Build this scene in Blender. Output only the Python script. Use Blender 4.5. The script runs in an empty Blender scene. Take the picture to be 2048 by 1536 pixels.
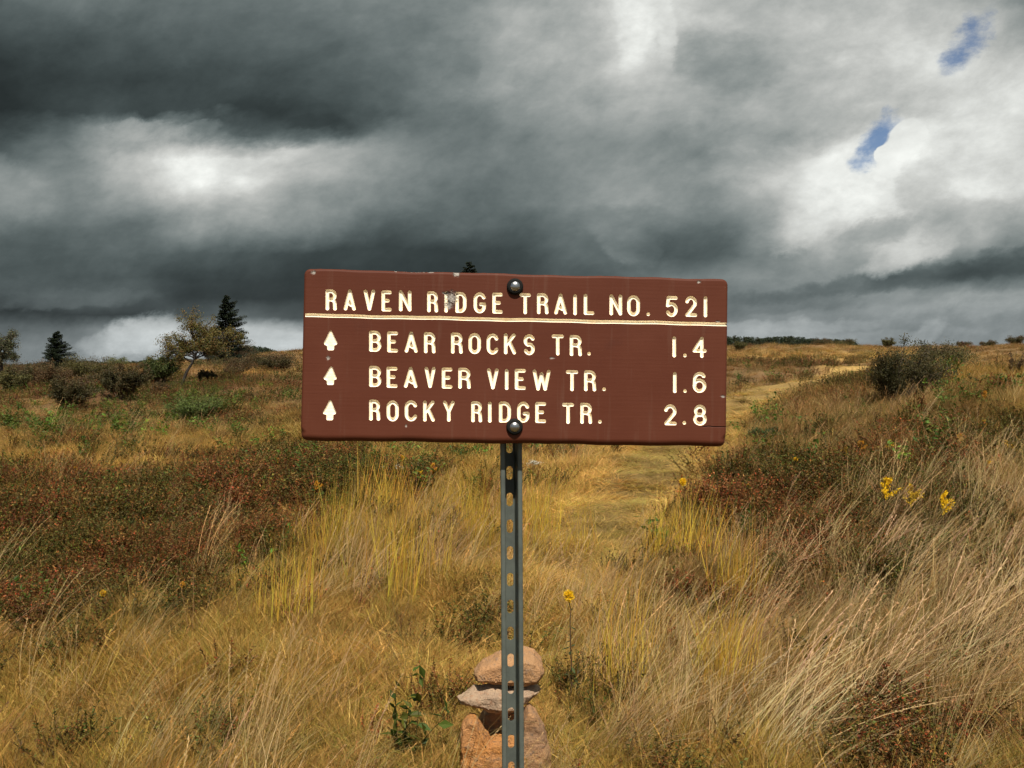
import bpy, bmesh, math
import numpy as np
from mathutils import Vector, Matrix, Euler, Quaternion

sc = bpy.context.scene
COL = sc.collection
rad = math.radians
FPX, HOR = 1750.0, 716.0            # focal length and horizon row of the 2048-wide photograph
CAMZ = 1.5
PITCH = math.atan((768 - HOR) / FPX)
SUN_EL, SUN_AZ = 57.0, 6.0          # azimuth: degrees right of straight behind the camera

# ------------------------------------------------------------------ camera
cam = bpy.data.cameras.new('camera')
camo = bpy.data.objects.new('camera', cam); COL.objects.link(camo)
cam.sensor_width = 36; cam.lens = 36 * FPX / 2048
cam.clip_start = 0.05; cam.clip_end = 6000
camo.location = (0, 0, CAMZ); camo.rotation_euler = (rad(90) - PITCH, 0, 0)
sc.camera = camo
sc.view_settings.view_transform = 'Standard'; sc.view_settings.look = 'None'
sc.view_settings.exposure = 0.5; sc.view_settings.gamma = 1
EXPO = 2 ** 0.5
sc.cycles.max_bounces = 5; sc.cycles.diffuse_bounces = 3; sc.cycles.glossy_bounces = 2; sc.cycles.use_adaptive_sampling = True; sc.cycles.adaptive_threshold = .03

# ------------------------------------------------------------------ world / clouds
SKYX = [128 * i for i in range(17)]
SKY = {
 -200: [70,80,85,90,95,100,110,125,150,165,180,165,160,165,175,170,160],
 0:   [ 84, 92, 94, 94, 94, 98,104,114,128,148,215,158,148,156,156,146,118],
 60:  [ 70, 78, 80, 84, 86, 90,100,115,144,150,212,160,150,160,165,168,140],
 120: [ 54, 62, 64, 70, 76, 82, 92,118,142,152,175,142,155,178,182,172,172],
 180: [ 42, 48, 52, 60, 68, 78, 88,110,132,150,160,136,150,166,174,180,184],
 235: [ 42, 50, 62, 58, 56, 66, 80, 96,116,136,142,134,142,150,168,182,180],
 270: [ 56, 82,128,138, 92, 64,108,100,108,124,128,120,130,150,190,190,178],
 310: [ 76,104,160,196,186,146,132,104,104,114,116,114,158,190,212,204,178],
 360: [116,112,146,182,192,152,126,106, 98,110,122,128,180,228,226,212,182],
 405: [104,100,116,146,152,130,112, 96, 98,108,126,118,164,220,210,198,176],
 450: [ 92, 92,102,118,118,106, 86, 84, 84, 96,106,100,132,194,182,168,148],
 500: [ 88, 88, 94, 88, 78, 68, 64, 64, 74,104, 86, 88,124,168,186,156,124],
 550: [ 82, 86, 82, 68, 60, 58, 58, 60, 64, 84,116,124,134,134,104, 82, 92],
 590: [ 84, 90, 86, 62, 57, 57, 57, 60, 64, 80,112,118,118,124,134,140,152],
 630: [ 56, 58, 62, 82, 92, 74, 72, 80, 90,100,114,122,128,130,138,136,142],
 660: [ 92, 96,150,186,162,150,140,140,140,130,126,136,158,140,132,138,146],
 700: [118,132,150,160,176,186,170,160,150,146,140,152,158,166,136,142,150],
 760: [130,135,150,155,165,170,165,160,155,150,150,150,155,155,150,150,150],
}
world = bpy.data.worlds.new('World'); sc.world = world; world.use_nodes = True
nt = world.node_tree; nt.nodes.clear()
def N(t, **kw):
    n = nt.nodes.new(t)
    for k, v in kw.items(): setattr(n, k, v)
    return n
def setin(n, i, v):
    if isinstance(v, bpy.types.NodeSocket): nt.links.new(v, n.inputs[i])
    elif v is not None: n.inputs[i].default_value = v
def M(op, a, b=None, c=None, clamp=False):
    n = N('ShaderNodeMath', operation=op, use_clamp=clamp)
    setin(n, 0, a); setin(n, 1, b); setin(n, 2, c)
    return n.outputs[0]
def VM(op, a, b=None):
    n = N('ShaderNodeVectorMath', operation=op); setin(n, 0, a); setin(n, 1, b)
    return n.outputs['Value'] if op in ('DOT_PRODUCT', 'LENGTH') else n.outputs[0]
def MIX(f, a, b, bt='MIX'):
    n = N('ShaderNodeMix', data_type='RGBA', blend_type=bt)
    setin(n, 0, f); setin(n, 6, a); setin(n, 7, b)
    return n.outputs[2]
def NOISE(v, s, det=6, rough=.55, dist=0.0, out=0):
    n = N('ShaderNodeTexNoise'); setin(n, 'Vector', v); n.inputs['Scale'].default_value = s
    n.inputs['Detail'].default_value = det; n.inputs['Roughness'].default_value = rough
    n.inputs['Distortion'].default_value = dist
    return n.outputs[out]
def COMB(x, y, z):
    n = N('ShaderNodeCombineXYZ'); setin(n, 0, x); setin(n, 1, y); setin(n, 2, z); return n.outputs[0]
def srgb(v):
    v = v / 255.0
    return v / 12.92 if v <= .04045 else ((v + .055) / 1.055) ** 2.4
tc = N('ShaderNodeTexCoord')
sep = N('ShaderNodeSeparateXYZ'); nt.links.new(tc.outputs['Generated'], sep.inputs[0])
dx, dy, dz = sep.outputs
yy = M('MAXIMUM', dy, .08)
U = M('DIVIDE', dx, yy); V = M('DIVIDE', dz, yy)
base = COMB(M('ADD', U, M('MULTIPLY', V, -.35)), M('MULTIPLY', V, 1.45), 0.0)
# warp: soft billows plus fine curl, tighter near the horizon
w1 = NOISE(base, 3.2, 4, .55, 0, 1); w2 = NOISE(base, 11, 6, .62, .2, 1)
def warp(n, amp):
    s = N('ShaderNodeVectorMath', operation='SUBTRACT'); nt.links.new(n, s.inputs[0]); s.inputs[1].default_value = (.5, .5, .5)
    m = N('ShaderNodeVectorMath', operation='MULTIPLY'); nt.links.new(s.outputs[0], m.inputs[0]); m.inputs[1].default_value = amp
    return m.outputs[0]
ampn = N('ShaderNodeVectorMath', operation='SCALE'); nt.links.new(VM('ADD', warp(w1, (.11, .065, 0)), warp(w2, (.065, .048, 0))), ampn.inputs[0])
nt.links.new(M('MULTIPLY_ADD', M('MAXIMUM', V, 0.0), 2.6, .48, clamp=True), ampn.inputs['Scale']); ampv = ampn.outputs[0]
UVw = VM('ADD', COMB(U, V, 0.0), ampv)
sw = N('ShaderNodeSeparateXYZ'); nt.links.new(UVw, sw.inputs[0])
Uw, Vw = sw.outputs[0], sw.outputs[1]
T = M('MULTIPLY_ADD', Uw, 1750 / 2048, .5, clamp=True)
rows = sorted(SKY.items())
vs = [(HOR - y) / FPX for y, _ in rows]
acc = None
for k, (y, vals) in enumerate(rows):
    cr = N('ShaderNodeValToRGB'); el = cr.color_ramp; el.interpolation = 'EASE'
    while len(el.elements) < len(vals): el.elements.new(.5)
    for i, g in enumerate(vals):
        e = el.elements[i]; e.position = i / 16; c = min(234, g * (1.16 if y < 500 else 1.04) + (10 if y < 500 else 4)) / 255.0; e.color = (c, c, c, 1)
    nt.links.new(T, cr.inputs[0])
    v0 = vs[k]; up = (vs[k-1] - v0) if k > 0 else None; dn = (v0 - vs[k+1]) if k < len(rows)-1 else None
    d = M('SUBTRACT', Vw, v0)
    a = M('SUBTRACT', 1.0, M('DIVIDE', M('MAXIMUM', d, 0.0), up)) if up else 1.0
    b = M('SUBTRACT', 1.0, M('DIVIDE', M('MAXIMUM', M('MULTIPLY', d, -1.0), 0.0), dn)) if dn else 1.0
    w = M('MAXIMUM', M('MULTIPLY', a, b), 0.0)
    w = M('MINIMUM', w, 1.0)
    t = M('MULTIPLY', cr.outputs[0], w)
    acc = t if acc is None else M('ADD', acc, t)
front = acc
# fine cloud texture
pl = COMB(M('DIVIDE', dx, M('ADD', M('MAXIMUM', dz, 0.0), .12)), M('DIVIDE', dy, M('ADD', M('MAXIMUM', dz, 0.0), .12)), 0.0)
t1 = M('SUBTRACT', NOISE(base, 5.5, 9, .6, .6), .5)
t2 = M('SUBTRACT', NOISE(pl, 1.6, 7, .6, .4), .5)
t3 = M('SUBTRACT', NOISE(base, 20, 8, .66, .0), .5)
vb = N('ShaderNodeTexVoronoi', feature='SMOOTH_F1'); nt.links.new(VM('ADD', base, warp(w2, (.10, .08, 0))), vb.inputs['Vector']); vb.inputs['Scale'].default_value = 7.5; vb.inputs['Detail'].default_value = 4; vb.inputs['Roughness'].default_value = .6
tv = M('MULTIPLY', M('SUBTRACT', .74, vb.outputs['Distance']), .16)
tex = M('ADD', tv, M('ADD', M('ADD', M('MULTIPLY', t1, .42), M('MULTIPLY', t2, .08)), M('MULTIPLY', t3, .30)))
# crisp bright cumulus head beside the blue gap
def blob(cx, cy, sx, sy, ang, un, vn, power=2.0):
    cu, cv = (cx - 1024) / FPX, (HOR - cy) / FPX; sx /= FPX; sy /= FPX
    a = rad(ang); ca, sa = math.cos(a), math.sin(a)
    x = M('SUBTRACT', un, cu); y = M('SUBTRACT', vn, cv)
    p = M('ADD', M('MULTIPLY', x, ca / sx), M('MULTIPLY', y, sa / sx))
    q = M('ADD', M('MULTIPLY', x, -sa / sy), M('MULTIPLY', y, ca / sy))
    return M('SUBTRACT', 1.0, M('ADD', M('MULTIPLY', p, p), M('MULTIPLY', q, q)))
w3 = NOISE(base, 17, 8, .64, .3, 1)
uv3 = VM('ADD', COMB(U, V, 0.0), warp(w3, (.045, .038, 0)))
s3 = N('ShaderNodeSeparateXYZ'); nt.links.new(uv3, s3.inputs[0]); U3, V3 = s3.outputs[0], s3.outputs[1]
def mixf(f, a, b):
    n = N('ShaderNodeMix', data_type='FLOAT'); setin(n, 0, f); setin(n, 2, a); setin(n, 3, b); return n.outputs[0]
def sstep(x, a, b):
    n = N('ShaderNodeMapRange', interpolation_type='SMOOTHSTEP'); setin(n, 0, x); n.inputs[1].default_value = a; n.inputs[2].default_value = b
    return n.outputs[0]
rag = M('MULTIPLY', M('SUBTRACT', NOISE(base, 13, 9, .68, .2), .5), 7.0)
rag2 = M('MULTIPLY', M('SUBTRACT', NOISE(base, 26, 8, .66, .0), .5), 3.0)
for (cx, cy, sx, sy, an_, lo, hi, v_, a_) in [
    (290,668,56,28,12,-.8,.7,.84,.7), (215,690,40,14,0,-.8,.6,.72,.5), (560,680,80,26,0,-.9,.8,.78,.4), (420,640,30,16,0,-.6,.6,.30,.3),
    (1850,668,34,18,32,-.9,.7,.78,.45), (1560,656,130,11,4,-.8,.7,.72,.55), (1990,610,60,16,10,-.6,.8,.66,.5), (1740,640,60,14,20,-.8,.8,.58,.3),
    (1830,556,300,14,7,-1,.9,.33,.5), (2010,528,90,20,12,-.9,.9,.32,.5), (1560,612,130,12,4,-.9,.9,.42,.3), (1700,672,200,9,2,-.9,.9,.66,.4), (1930,600,120,9,6,-.9,.9,.64,.4), (1640,628,120,8,5,-.9,.9,.60,.3),
    (1250,482,62,26,-28,-.7,.5,.54,.6), (1385,488,80,34,0,-1,1,.38,.4),
    (1655,425,66,58,30,-1.2,1.1,.93,.6), (1590,465,44,32,0,-1.1,1,.90,.45), (1815,508,70,22,20,-.6,.6,.86,.6), (1740,470,80,20,12,-.8,.8,.62,.6), (1850,400,44,60,10,-.9,.8,.66,.55), (1930,440,90,30,15,-.9,.8,.66,.5),
    (1900,330,60,50,30,-.8,.8,.86,.4), (1450,130,80,40,-10,-1,1,.52,.5), (1590,105,60,24,10,-.8,.7,.74,.5), (1270,60,26,70,-8,-.7,.6,.93,.6), (1325,60,16,60,10,-.7,.6,.90,.5),
    (880,100,60,22,-30,-.7,.7,.52,.5), (960,420,70,24,25,-.8,.6,.48,.45), (300,262,60,14,0,-.7,.6,.76,.6), (400,262,36,13,10,-.7,.5,.78,.6), (470,292,80,16,-14,-.7,.6,.74,.5),
    (545,250,150,34,2,-.9,.9,.25,.5), (40,380,60,36,-30,-.8,.7,.58,.6), (150,600,130,14,3,-.7,.7,.42,.5), (260,470,90,26,10,-.9,.9,.44,.4), (640,250,50,10,0,-.8,.8,.24,.4)]:
    front = mixf(M('MULTIPLY', sstep(M('ADD', blob(cx, cy, sx * 1.25, sy * 1.25, an_, U3, V3), M('MULTIPLY', rag, .42)), lo, hi), a_), front, v_)
gap1 = sstep(M('ADD', blob(1928, 90, 66, 30, 52, U3, V3), M('MULTIPLY', rag2, 1.3)), -.8, 1.3)
gap2 = sstep(M('ADD', blob(1750, 284, 62, 28, 55, U3, V3), M('MULTIPLY', rag2, 1.2)), -.8, 1.1)
vor = N('ShaderNodeTexVoronoi', feature='SMOOTH_F1'); nt.links.new(VM('ADD', base, warp(w3, (.03, .03, 0))), vor.inputs['Vector']); vor.inputs['Scale'].default_value = 42
billow = M('SUBTRACT', 1.0, M('MULTIPLY', vor.outputs['Distance'], .12))
puff = M('MULTIPLY', M('SUBTRACT', .45, vor.outputs['Distance']), 1.6)
head = sstep(M('ADD', M('ADD', blob(1796, 296, 74, 34, 56, U, V), puff), M('MULTIPLY', rag2, .25)), -.05, .22)
head2 = sstep(blob(1640, 345, 55, 32, 0, U3, V3), -.3, .7)
headv = M('MULTIPLY', M('ADD', .99, M('MULTIPLY', rag2, .06)), billow)
front = M('MULTIPLY', front, M('ADD', 1.0, tex))
front = mixf(M('MULTIPLY', head2, .4), front, .93)
front = mixf(M('MULTIPLY', head, .42), front, headv)
gaps = M('MAXIMUM', gap1, M('MULTIPLY', gap2, M('SUBTRACT', 1.0, head)))
# rest of the sky (behind and beside): broken cumulus
rn = NOISE(pl, .8, 8, .58, .3)
rear = M('MULTIPLY_ADD', rn, .75, .22)
rgap = sstep(rn, .52, .40)
fmask = sstep(dy, .12, .45)
val = mixf(fmask, rear, front)
gapf = mixf(fmask, M('MULTIPLY', rgap, .8), M('MULTIPLY', gaps, .88))
val = M('MINIMUM', M('MAXIMUM', val, .10), 1.0)
lin = M('POWER', val, 2.25)
# darkest parts go blue-green grey, bright parts a little warm
dark = MIX(sstep(val, .22, .8), (.80, 1.05, 1.06, 1), (.99, 1.01, .965, 1))
hz = sstep(V, .12, .0)
dark = MIX(M('MULTIPLY', hz, .6), dark, (.91, 1.01, 1.05, 1))
cc = N('ShaderNodeVectorMath', operation='SCALE'); nt.links.new(dark, cc.inputs[0]); nt.links.new(M('MULTIPLY', lin, 10.0 / EXPO), cc.inputs['Scale'])
sky = N('ShaderNodeTexSky', sky_type='NISHITA', sun_disc=False)
sky.sun_elevation = rad(SUN_EL); sky.sun_rotation = rad(180 - SUN_AZ); sky.altitude = 1200
skyc = N('ShaderNodeVectorMath', operation='MULTIPLY'); nt.links.new(sky.outputs[0], skyc.inputs[0]); skyc.inputs[1].default_value = (.36, .47, .58)
fin = MIX(gapf, cc.outputs[0], skyc.outputs[0])
bg = N('ShaderNodeBackground'); nt.links.new(fin, bg.inputs[0]); bg.inputs[1].default_value = .1
wo = N('ShaderNodeOutputWorld'); nt.links.new(bg.outputs[0], wo.inputs[0])
world.cycles.sampling_method = 'MANUAL'; world.cycles.sample_map_resolution = 512

# ------------------------------------------------------------------ sun
sd = Vector((math.sin(rad(SUN_AZ)) * math.cos(rad(SUN_EL)), -math.cos(rad(SUN_AZ)) * math.cos(rad(SUN_EL)), math.sin(rad(SUN_EL))))
sl = bpy.data.lights.new('sun', 'SUN'); sl.energy = 4.6; sl.angle = rad(.53); sl.color = (1.0, .94, .85)
so = bpy.data.objects.new('sun', sl); COL.objects.link(so); so.rotation_mode = 'QUATERNION'
so.rotation_quaternion = sd.to_track_quat('Z', 'Y'); so.location = (3, -5, 8)

# ------------------------------------------------------------------ helpers
def tag(o, label=None, cat=None, group=None, kind=None):
    if label: o['label'] = label
    if cat: o['category'] = cat
    if group: o['group'] = group
    if kind: o['kind'] = kind
    return o
def empty(name, loc=(0, 0, 0)):
    o = bpy.data.objects.new(name, None); COL.objects.link(o); o.location = loc; o.empty_display_size = .1
    return o
def proj(P):
    P = np.asarray(P, float) - np.array([0, 0, CAMZ]); c, s = math.cos(PITCH), math.sin(PITCH)
    d = np.maximum(P[..., 1] * c - P[..., 2] * s, 1e-3)
    return 1024 + FPX * P[..., 0] / d, 768 - FPX * (P[..., 1] * s + P[..., 2] * c) / d, d
def ray(px, py):
    c, s = math.cos(PITCH), math.sin(PITCH)
    x = (px - 1024) / FPX; z = (768 - py) / FPX
    d = np.array([x, c + z * s, -s + z * c]); return d
def at(px, py, Y):
    d = ray(px, py); return np.array([0, 0, CAMZ]) + d * (Y / d[1])

class MB:
    """collects vertices / faces / colours as arrays, builds ONE mesh object"""
    def __init__(self): self.v = []; self.f = {3: [], 4: []}; self.c = []; self.n = 0; self.m = {3: [], 4: []}
    def add(self, v, f, c=(1, 1, 1), m=0):
        v = np.asarray(v, np.float32).reshape(-1, 3); f = np.asarray(f, np.int64)
        k = f.shape[1]
        self.f[k].append(f + self.n); self.m[k].append(np.full(len(f), m))
        c = np.asarray(c, np.float32)
        if c.ndim == 1: c = np.tile(c, (len(v), 1))
        self.c.append(c); self.v.append(v); self.n += len(v)
    def mesh(self, name, mats, smooth=False):
        me = bpy.data.meshes.new(name)
        v = np.concatenate(self.v); c = np.concatenate(self.c)
        fs = []; ls = []; tot = []; mi = []
        for k in (3, 4):
            if self.f[k]:
                a = np.concatenate(self.f[k]); fs.append(a.ravel()); tot.append(np.full(len(a), k)); mi.append(np.concatenate(self.m[k]))
        fs = np.concatenate(fs); tot = np.concatenate(tot); mi = np.concatenate(mi)
        me.vertices.add(len(v)); me.vertices.foreach_set('co', v.ravel())
        me.loops.add(len(fs)); me.loops.foreach_set('vertex_index', fs.astype(np.int32))
        me.polygons.add(len(tot)); st = np.concatenate([[0], np.cumsum(tot)[:-1]])
        me.polygons.foreach_set('loop_start', st.astype(np.int32)); me.polygons.foreach_set('loop_total', tot.astype(np.int32))
        me.polygons.foreach_set('material_index', mi.astype(np.int32))
        me.polygons.foreach_set('use_smooth', np.full(len(tot), smooth))
        a = me.attributes.new('col', 'FLOAT_COLOR', 'POINT')
        a.data.foreach_set('color', np.concatenate([c, np.ones((len(c), 1), np.float32)], 1).ravel())
        for m in (mats if isinstance(mats, (list, tuple)) else [mats]): me.materials.append(m)
        me.update(calc_edges=True); me.validate()
        return me
    def build(self, name, mats, parent=None, smooth=False, link=True):
        o = bpy.data.objects.new(name, self.mesh(name, mats, smooth))
        if link: COL.objects.link(o)
        if parent is not None: o.parent = parent
        return o

def tube(mb, pts, radii, col, sides=6, m=0):
    pts = np.asarray(pts, float); n = len(pts); radii = np.broadcast_to(np.asarray(radii, float), (n,))
    tg = np.gradient(pts, axis=0); tg /= np.linalg.norm(tg, axis=1)[:, None] + 1e-9
    ref = np.array([.31, .87, .38]) if abs(tg[0] @ np.array([.31, .87, .38])) < .9 else np.array([1., 0, 0])
    s = np.cross(tg, ref); s /= np.linalg.norm(s, axis=1)[:, None] + 1e-9; b = np.cross(tg, s)
    a = np.linspace(0, 2 * math.pi, sides, endpoint=False)
    ring = pts[:, None] + radii[:, None, None] * (np.cos(a)[None, :, None] * s[:, None] + np.sin(a)[None, :, None] * b[:, None])
    i = np.arange(n - 1)[:, None] * sides; j = np.arange(sides)[None]; j2 = (j + 1) % sides
    f = np.stack([i + j, i + j2, i + sides + j2, i + sides + j], -1).reshape(-1, 4)
    mb.add(ring.reshape(-1, 3), f, col, m)

def unit(v): return v / (np.linalg.norm(v, axis=-1, keepdims=True) + 1e-9)
def leaves(mb, P, D, Nn, L, W, col, m=0, fold=.15):
    """rhombic folded leaves at P along D with normals Nn"""
    n = len(P); D = unit(D); S = unit(np.cross(D, Nn)); Nn = np.cross(S, D)
    L = np.broadcast_to(L, (n,))[:, None]; W = np.broadcast_to(W, (n,))[:, None]
    v = np.stack([P, P + D * L * .45 + S * W * .5 + Nn * W * fold, P + D * L, P + D * L * .45 - S * W * .5 + Nn * W * fold], 1)
    f = np.arange(n)[:, None] * 4 + np.array([[0, 1, 2, 3]])
    c = np.repeat(np.broadcast_to(col, (n, 3)), 4, 0)
    mb.add(v.reshape(-1, 3), f, c, m)

def blades(mb, R, n, rr, L, W, lean, bend, cols, segs=4, up=1.0, spread=.35):
    """n curved grass blades, root radius rr, leaning along +X"""
    r = rr * np.sqrt(R.random(n)); th = R.random(n) * 2 * math.pi
    P = np.stack([r * np.cos(th), r * np.sin(th), np.zeros(n)], 1)
    L = R.uniform(L[0], L[1], n); W = R.uniform(W[0], W[1], n)
    out = np.stack([np.cos(th), np.sin(th)], 1) * R.uniform(0, spread, n)[:, None] + R.normal(0, spread * .6, (n, 2))
    d = np.concatenate([out + np.array([[lean, 0]]), np.full((n, 1), up)], 1); d = unit(d)
    bd = np.concatenate([R.normal(0, .35, (n, 2)) + np.array([[.8, 0]]), R.uniform(-.9, -.1, (n, 1))], 1) * (bend * R.uniform(.3, 1.2, n))[:, None]
    side = unit(np.cross(d, R.normal(0, 1, (n, 3))))
    rings = []; p = P.copy(); dd = d.copy()
    t = np.linspace(0, 1, segs + 1)
    for k in range(segs + 1):
        w = W * (1 - t[k] ** 1.5) * .5 if k < segs else W * .04
        rings.append(np.stack([p - side * w[:, None], p + side * w[:, None]], 1))
        dd = unit(dd + bd / segs + R.normal(0, .05, (n, 3))); p = p + dd * (L / segs)[:, None]
    v = np.stack(rings, 1).reshape(n, -1, 3)               # n, (segs+1)*2, 3
    b = np.arange(segs)[:, None] * 2 + np.array([[0, 1, 3, 2]])
    f = (np.arange(n)[:, None, None] * (segs + 1) * 2 + b[None]).reshape(-1, 4)
    cols = np.asarray(cols, float); ci = cols[R.integers(0, len(cols), n)] * R.uniform(.75, 1.25, (n, 1))
    c = np.repeat(ci, (segs + 1) * 2, 0)
    mb.add(v.reshape(-1, 3), f, np.clip(c, 0, 1))

# ------------------------------------------------------------------ materials
def newmat(name, rough=.7):
    global nt
    m = bpy.data.materials.new(name); m.use_nodes = True; nt = m.node_tree
    p = nt.nodes['Principled BSDF']; p.inputs['Roughness'].default_value = rough
    return m, p
def attr(name, typ='GEOMETRY'):
    n = N('ShaderNodeAttribute', attribute_type=typ, attribute_name=name); return n.outputs['Color']
def foliage(name, inst=False, trans=.3, rough=.6, noise=0, spec=.25):
    m, p = newmat(name, rough); c = attr('col')
    if inst: c = MIX(1.0, c, attr('tint', 'INSTANCER'), 'MULTIPLY')
    if noise:
        tcn = N('ShaderNodeTexCoord').outputs['Object']
        f = M('MULTIPLY_ADD', NOISE(tcn, noise, 4), .9, .55)
        cc = N('ShaderNodeVectorMath', operation='SCALE'); nt.links.new(c, cc.inputs[0]); nt.links.new(f, cc.inputs['Scale']); c = cc.outputs[0]
    nt.links.new(c, p.inputs['Base Color']); p.inputs['Specular IOR Level'].default_value = spec
    if trans:
        tr = N('ShaderNodeBsdfTranslucent'); nt.links.new(c, tr.inputs[0])
        mx = N('ShaderNodeMixShader'); mx.inputs[0].default_value = trans
        nt.links.new(p.outputs[0], mx.inputs[1]); nt.links.new(tr.outputs[0], mx.inputs[2])
        nt.links.new(mx.outputs[0], nt.nodes['Material Output'].inputs[0])
    return m
M_FOL = foliage('foliage'); M_INST = foliage('meadow_blades', inst=True, trans=.28); M_NEEDLE = foliage('needles', trans=.08)
M_BARK = foliage('bark', trans=0, rough=.9, noise=6)
def bump(p, h, strength, dist):
    b = N('ShaderNodeBump'); b.inputs['Strength'].default_value = strength; b.inputs['Distance'].default_value = dist
    nt.links.new(h, b.inputs['Height']); nt.links.new(b.outputs[0], p.inputs['Normal'])

# ------------------------------------------------------------------ terrain
def sm(a, b, x):
    t = np.clip((x - a) / (b - a), 0, 1); return t * t * (3 - 2 * t)
RT = np.random.default_rng(5)
WV = [(RT.normal(0, 1, 2), RT.random() * 6.28) for _ in range(24)]
def wav(x, y, i, lam):
    (d, ph) = WV[i]; d = d / np.linalg.norm(d)
    return np.sin((x * d[0] + y * d[1]) * 6.283 / lam + ph + 1.3 * np.sin((x * d[1] - y * d[0]) * 6.283 / lam / 1.7 + ph * 2))
def hummock(x, y):
    r = np.hypot(x, y)
    h = .030 * (wav(x, y, 0, 1.3) + wav(x, y, 1, 1.9) + wav(x, y, 2, .9) * .6) * sm(2.2, 5, r)
    h = h + .075 * (wav(x, y, 3, 4.1) + wav(x, y, 4, 6.3)) * sm(5, 12, r)
    h = h + .16 * (wav(x, y, 5, 15) + wav(x, y, 6, 23)) * sm(14, 40, r) * (1 - sm(60, 120, r))
    return h
GU = np.array([-1.2, -.585, -.442, -.31, -.242, -.1, .1, .25, .39, .585, 1.2])
GV = np.array([.1, .38, .92, 1.25, 1.85, 2.1, 2.15, 2.2, 2.22, 2.1, 1.9])
def height(x, y):
    x = np.asarray(x, float); y = np.asarray(y, float)
    ys = np.maximum(y, 2.0); u = x / ys
    G = np.interp(u, GU, GV)
    S = np.clip((ys - 2.5) / 67.5, 0, 1) ** .95
    g = G * S - .07 * (1 - sm(4, 8, ys)) - np.maximum(y - 85, 0) * .045 * (1 - sm(85, 600, y) * .5)
    g = np.where(y > 85, np.maximum(g, -22), g)
    B = .72 * sm(.2, .5, u) * sm(3.5, 11, ys) * (1 - sm(14, 28, ys) * .8)
    return g + B + hummock(x, y) * (y > -50)
def ground(px, py, far=90):
    d = ray(px, py); Y = np.geomspace(2, far, 1500); k = Y / d[1]
    P = np.array([0, 0, CAMZ]) + d[None] * k[:, None]
    hit = np.nonzero(P[:, 2] < height(P[:, 0], P[:, 1]))[0]
    return P[hit[0]] if len(hit) else None
def stand(px, Y):
    x = (px - 1024) / FPX * Y; return np.array([x, Y, float(height(x, Y))])

# zones of the meadow, read off the photograph and pinned to the ground
HEATH_SHADOW = [(230,795,400,42,.55),(560,800,120,30,.3),(230,1045,330,75,1.1),(110,1180,200,70,1),(330,1170,150,35,.7),(560,985,170,55,.9),(720,965,110,28,.7),(1500,1010,130,60,1.0),(1720,985,230,60,.9),(1900,1080,170,70,.75),(1780,1170,120,40,.45),(1450,1240,90,40,.4),(1640,1230,120,40,.5),(1560,1330,90,40,.45),
         (1290,1150,70,60,.55),(1620,1110,170,60,.6),(1850,1490,230,70,.95),(1250,1500,110,50,.6),(1600,728,140,10,1.2),(1640,765,160,25,.9),(1480,880,0.1,1,0),  # the pair on the far right slope paints a dark shadow as heath
         (450,1490,80,45,.8),(60,1290,80,60,.6),(1960,870,130,50,.5),(1400,1230,160,40,.4),(560,1200,60,20,.3),(480,760,160,14,.8),(150,775,220,30,1.0),(1990,1330,90,50,.7)]
GREEN = [(120,858,190,22,1.1),(380,828,80,28,1.1),(500,880,60,14,.5),(430,1430,70,60,.5),(600,950,160,16,.5),(1150,1500,60,50,.6),(1830,920,120,40,.3),(1540,845,60,18,.7),
         (820,925,180,18,.6),(200,1240,120,25,.5),(1340,1060,60,60,.35),(1900,800,140,30,.6),(650,1480,200,50,.25)]
PALE = [(1240,950,200,60,1.4),(1130,1060,90,50,.5),(1400,900,120,26,1),(1560,828,130,16,.9),(250,915,320,24,1.3),(60,760,60,8,.5),(520,745,100,10,.9),(1650,712,260,12,1.1),(1900,740,160,16,.8),(850,1290,300,110,.45),
        (1100,1420,200,60,.3),(700,1060,100,60,.4),(950,1050,130,60,.5),(60,810,80,14,.5)]
LONG = [(1500,1380,330,170,1.1),(1950,1250,200,200,1.2),(700,1130,120,55,.9),(1850,1090,260,90,.8),(2000,950,160,80,.7),(1240,1330,130,90,.5),(850,1110,90,50,.5),(1700,870,200,30,.5)]
def zone(px, py, Z):
    w = np.zeros_like(px)
    for cx, cy, sx, sy, a in Z: w = w + a * np.exp(-(((px - cx) / sx) ** 2 + ((py - cy) / sy) ** 2))
    return w
def zones(x, y, z):
    px, py, d = proj(np.stack([x, y, z], -1))
    far = sm(9, 25, y); j = lambda i, l: wav(x, y, i, l)
    px = px + (30 * j(7, .9) + 20 * j(8, .45)) * (1 - far) + 40 * far * j(9, 4)
    py = py + (18 * j(10, .8) + 10 * j(11, .4)) * (1 - far) + 4 * far * j(12, 5)
    n = .16 * (j(13, 1.1) + j(14, .6)) + .12 * j(15, 3.3)
    H = np.clip(zone(px, py, HEATH_SHADOW) + n, 0, 1.3); G = np.clip(zone(px, py, GREEN) + n * .6, 0, 1.2)
    Pp = np.clip(zone(px, py, PALE) - n * .5, 0, 1.2); Lg = np.clip(zone(px, py, LONG) - n, 0, 1.3)
    return H, G, Pp, Lg
C_OL = np.array([.245, .192, .045]); C_GOLD = np.array([.37, .205, .052]); C_PALE = np.array([.50, .31, .095]); C_RED = np.array([.118, .056, .025]); C_GR = np.array([.070, .085, .020])
PATH = np.array([[-1.1, 1.5], [-.6, 2.6], [-.15, 3.9], [.25, 5.2], [.75, 6.9], [1.45, 9.0], [2.3, 11.6], [3.7, 15.2], [6.2, 19.5], [9.5, 25.], [14, 34]])
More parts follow.
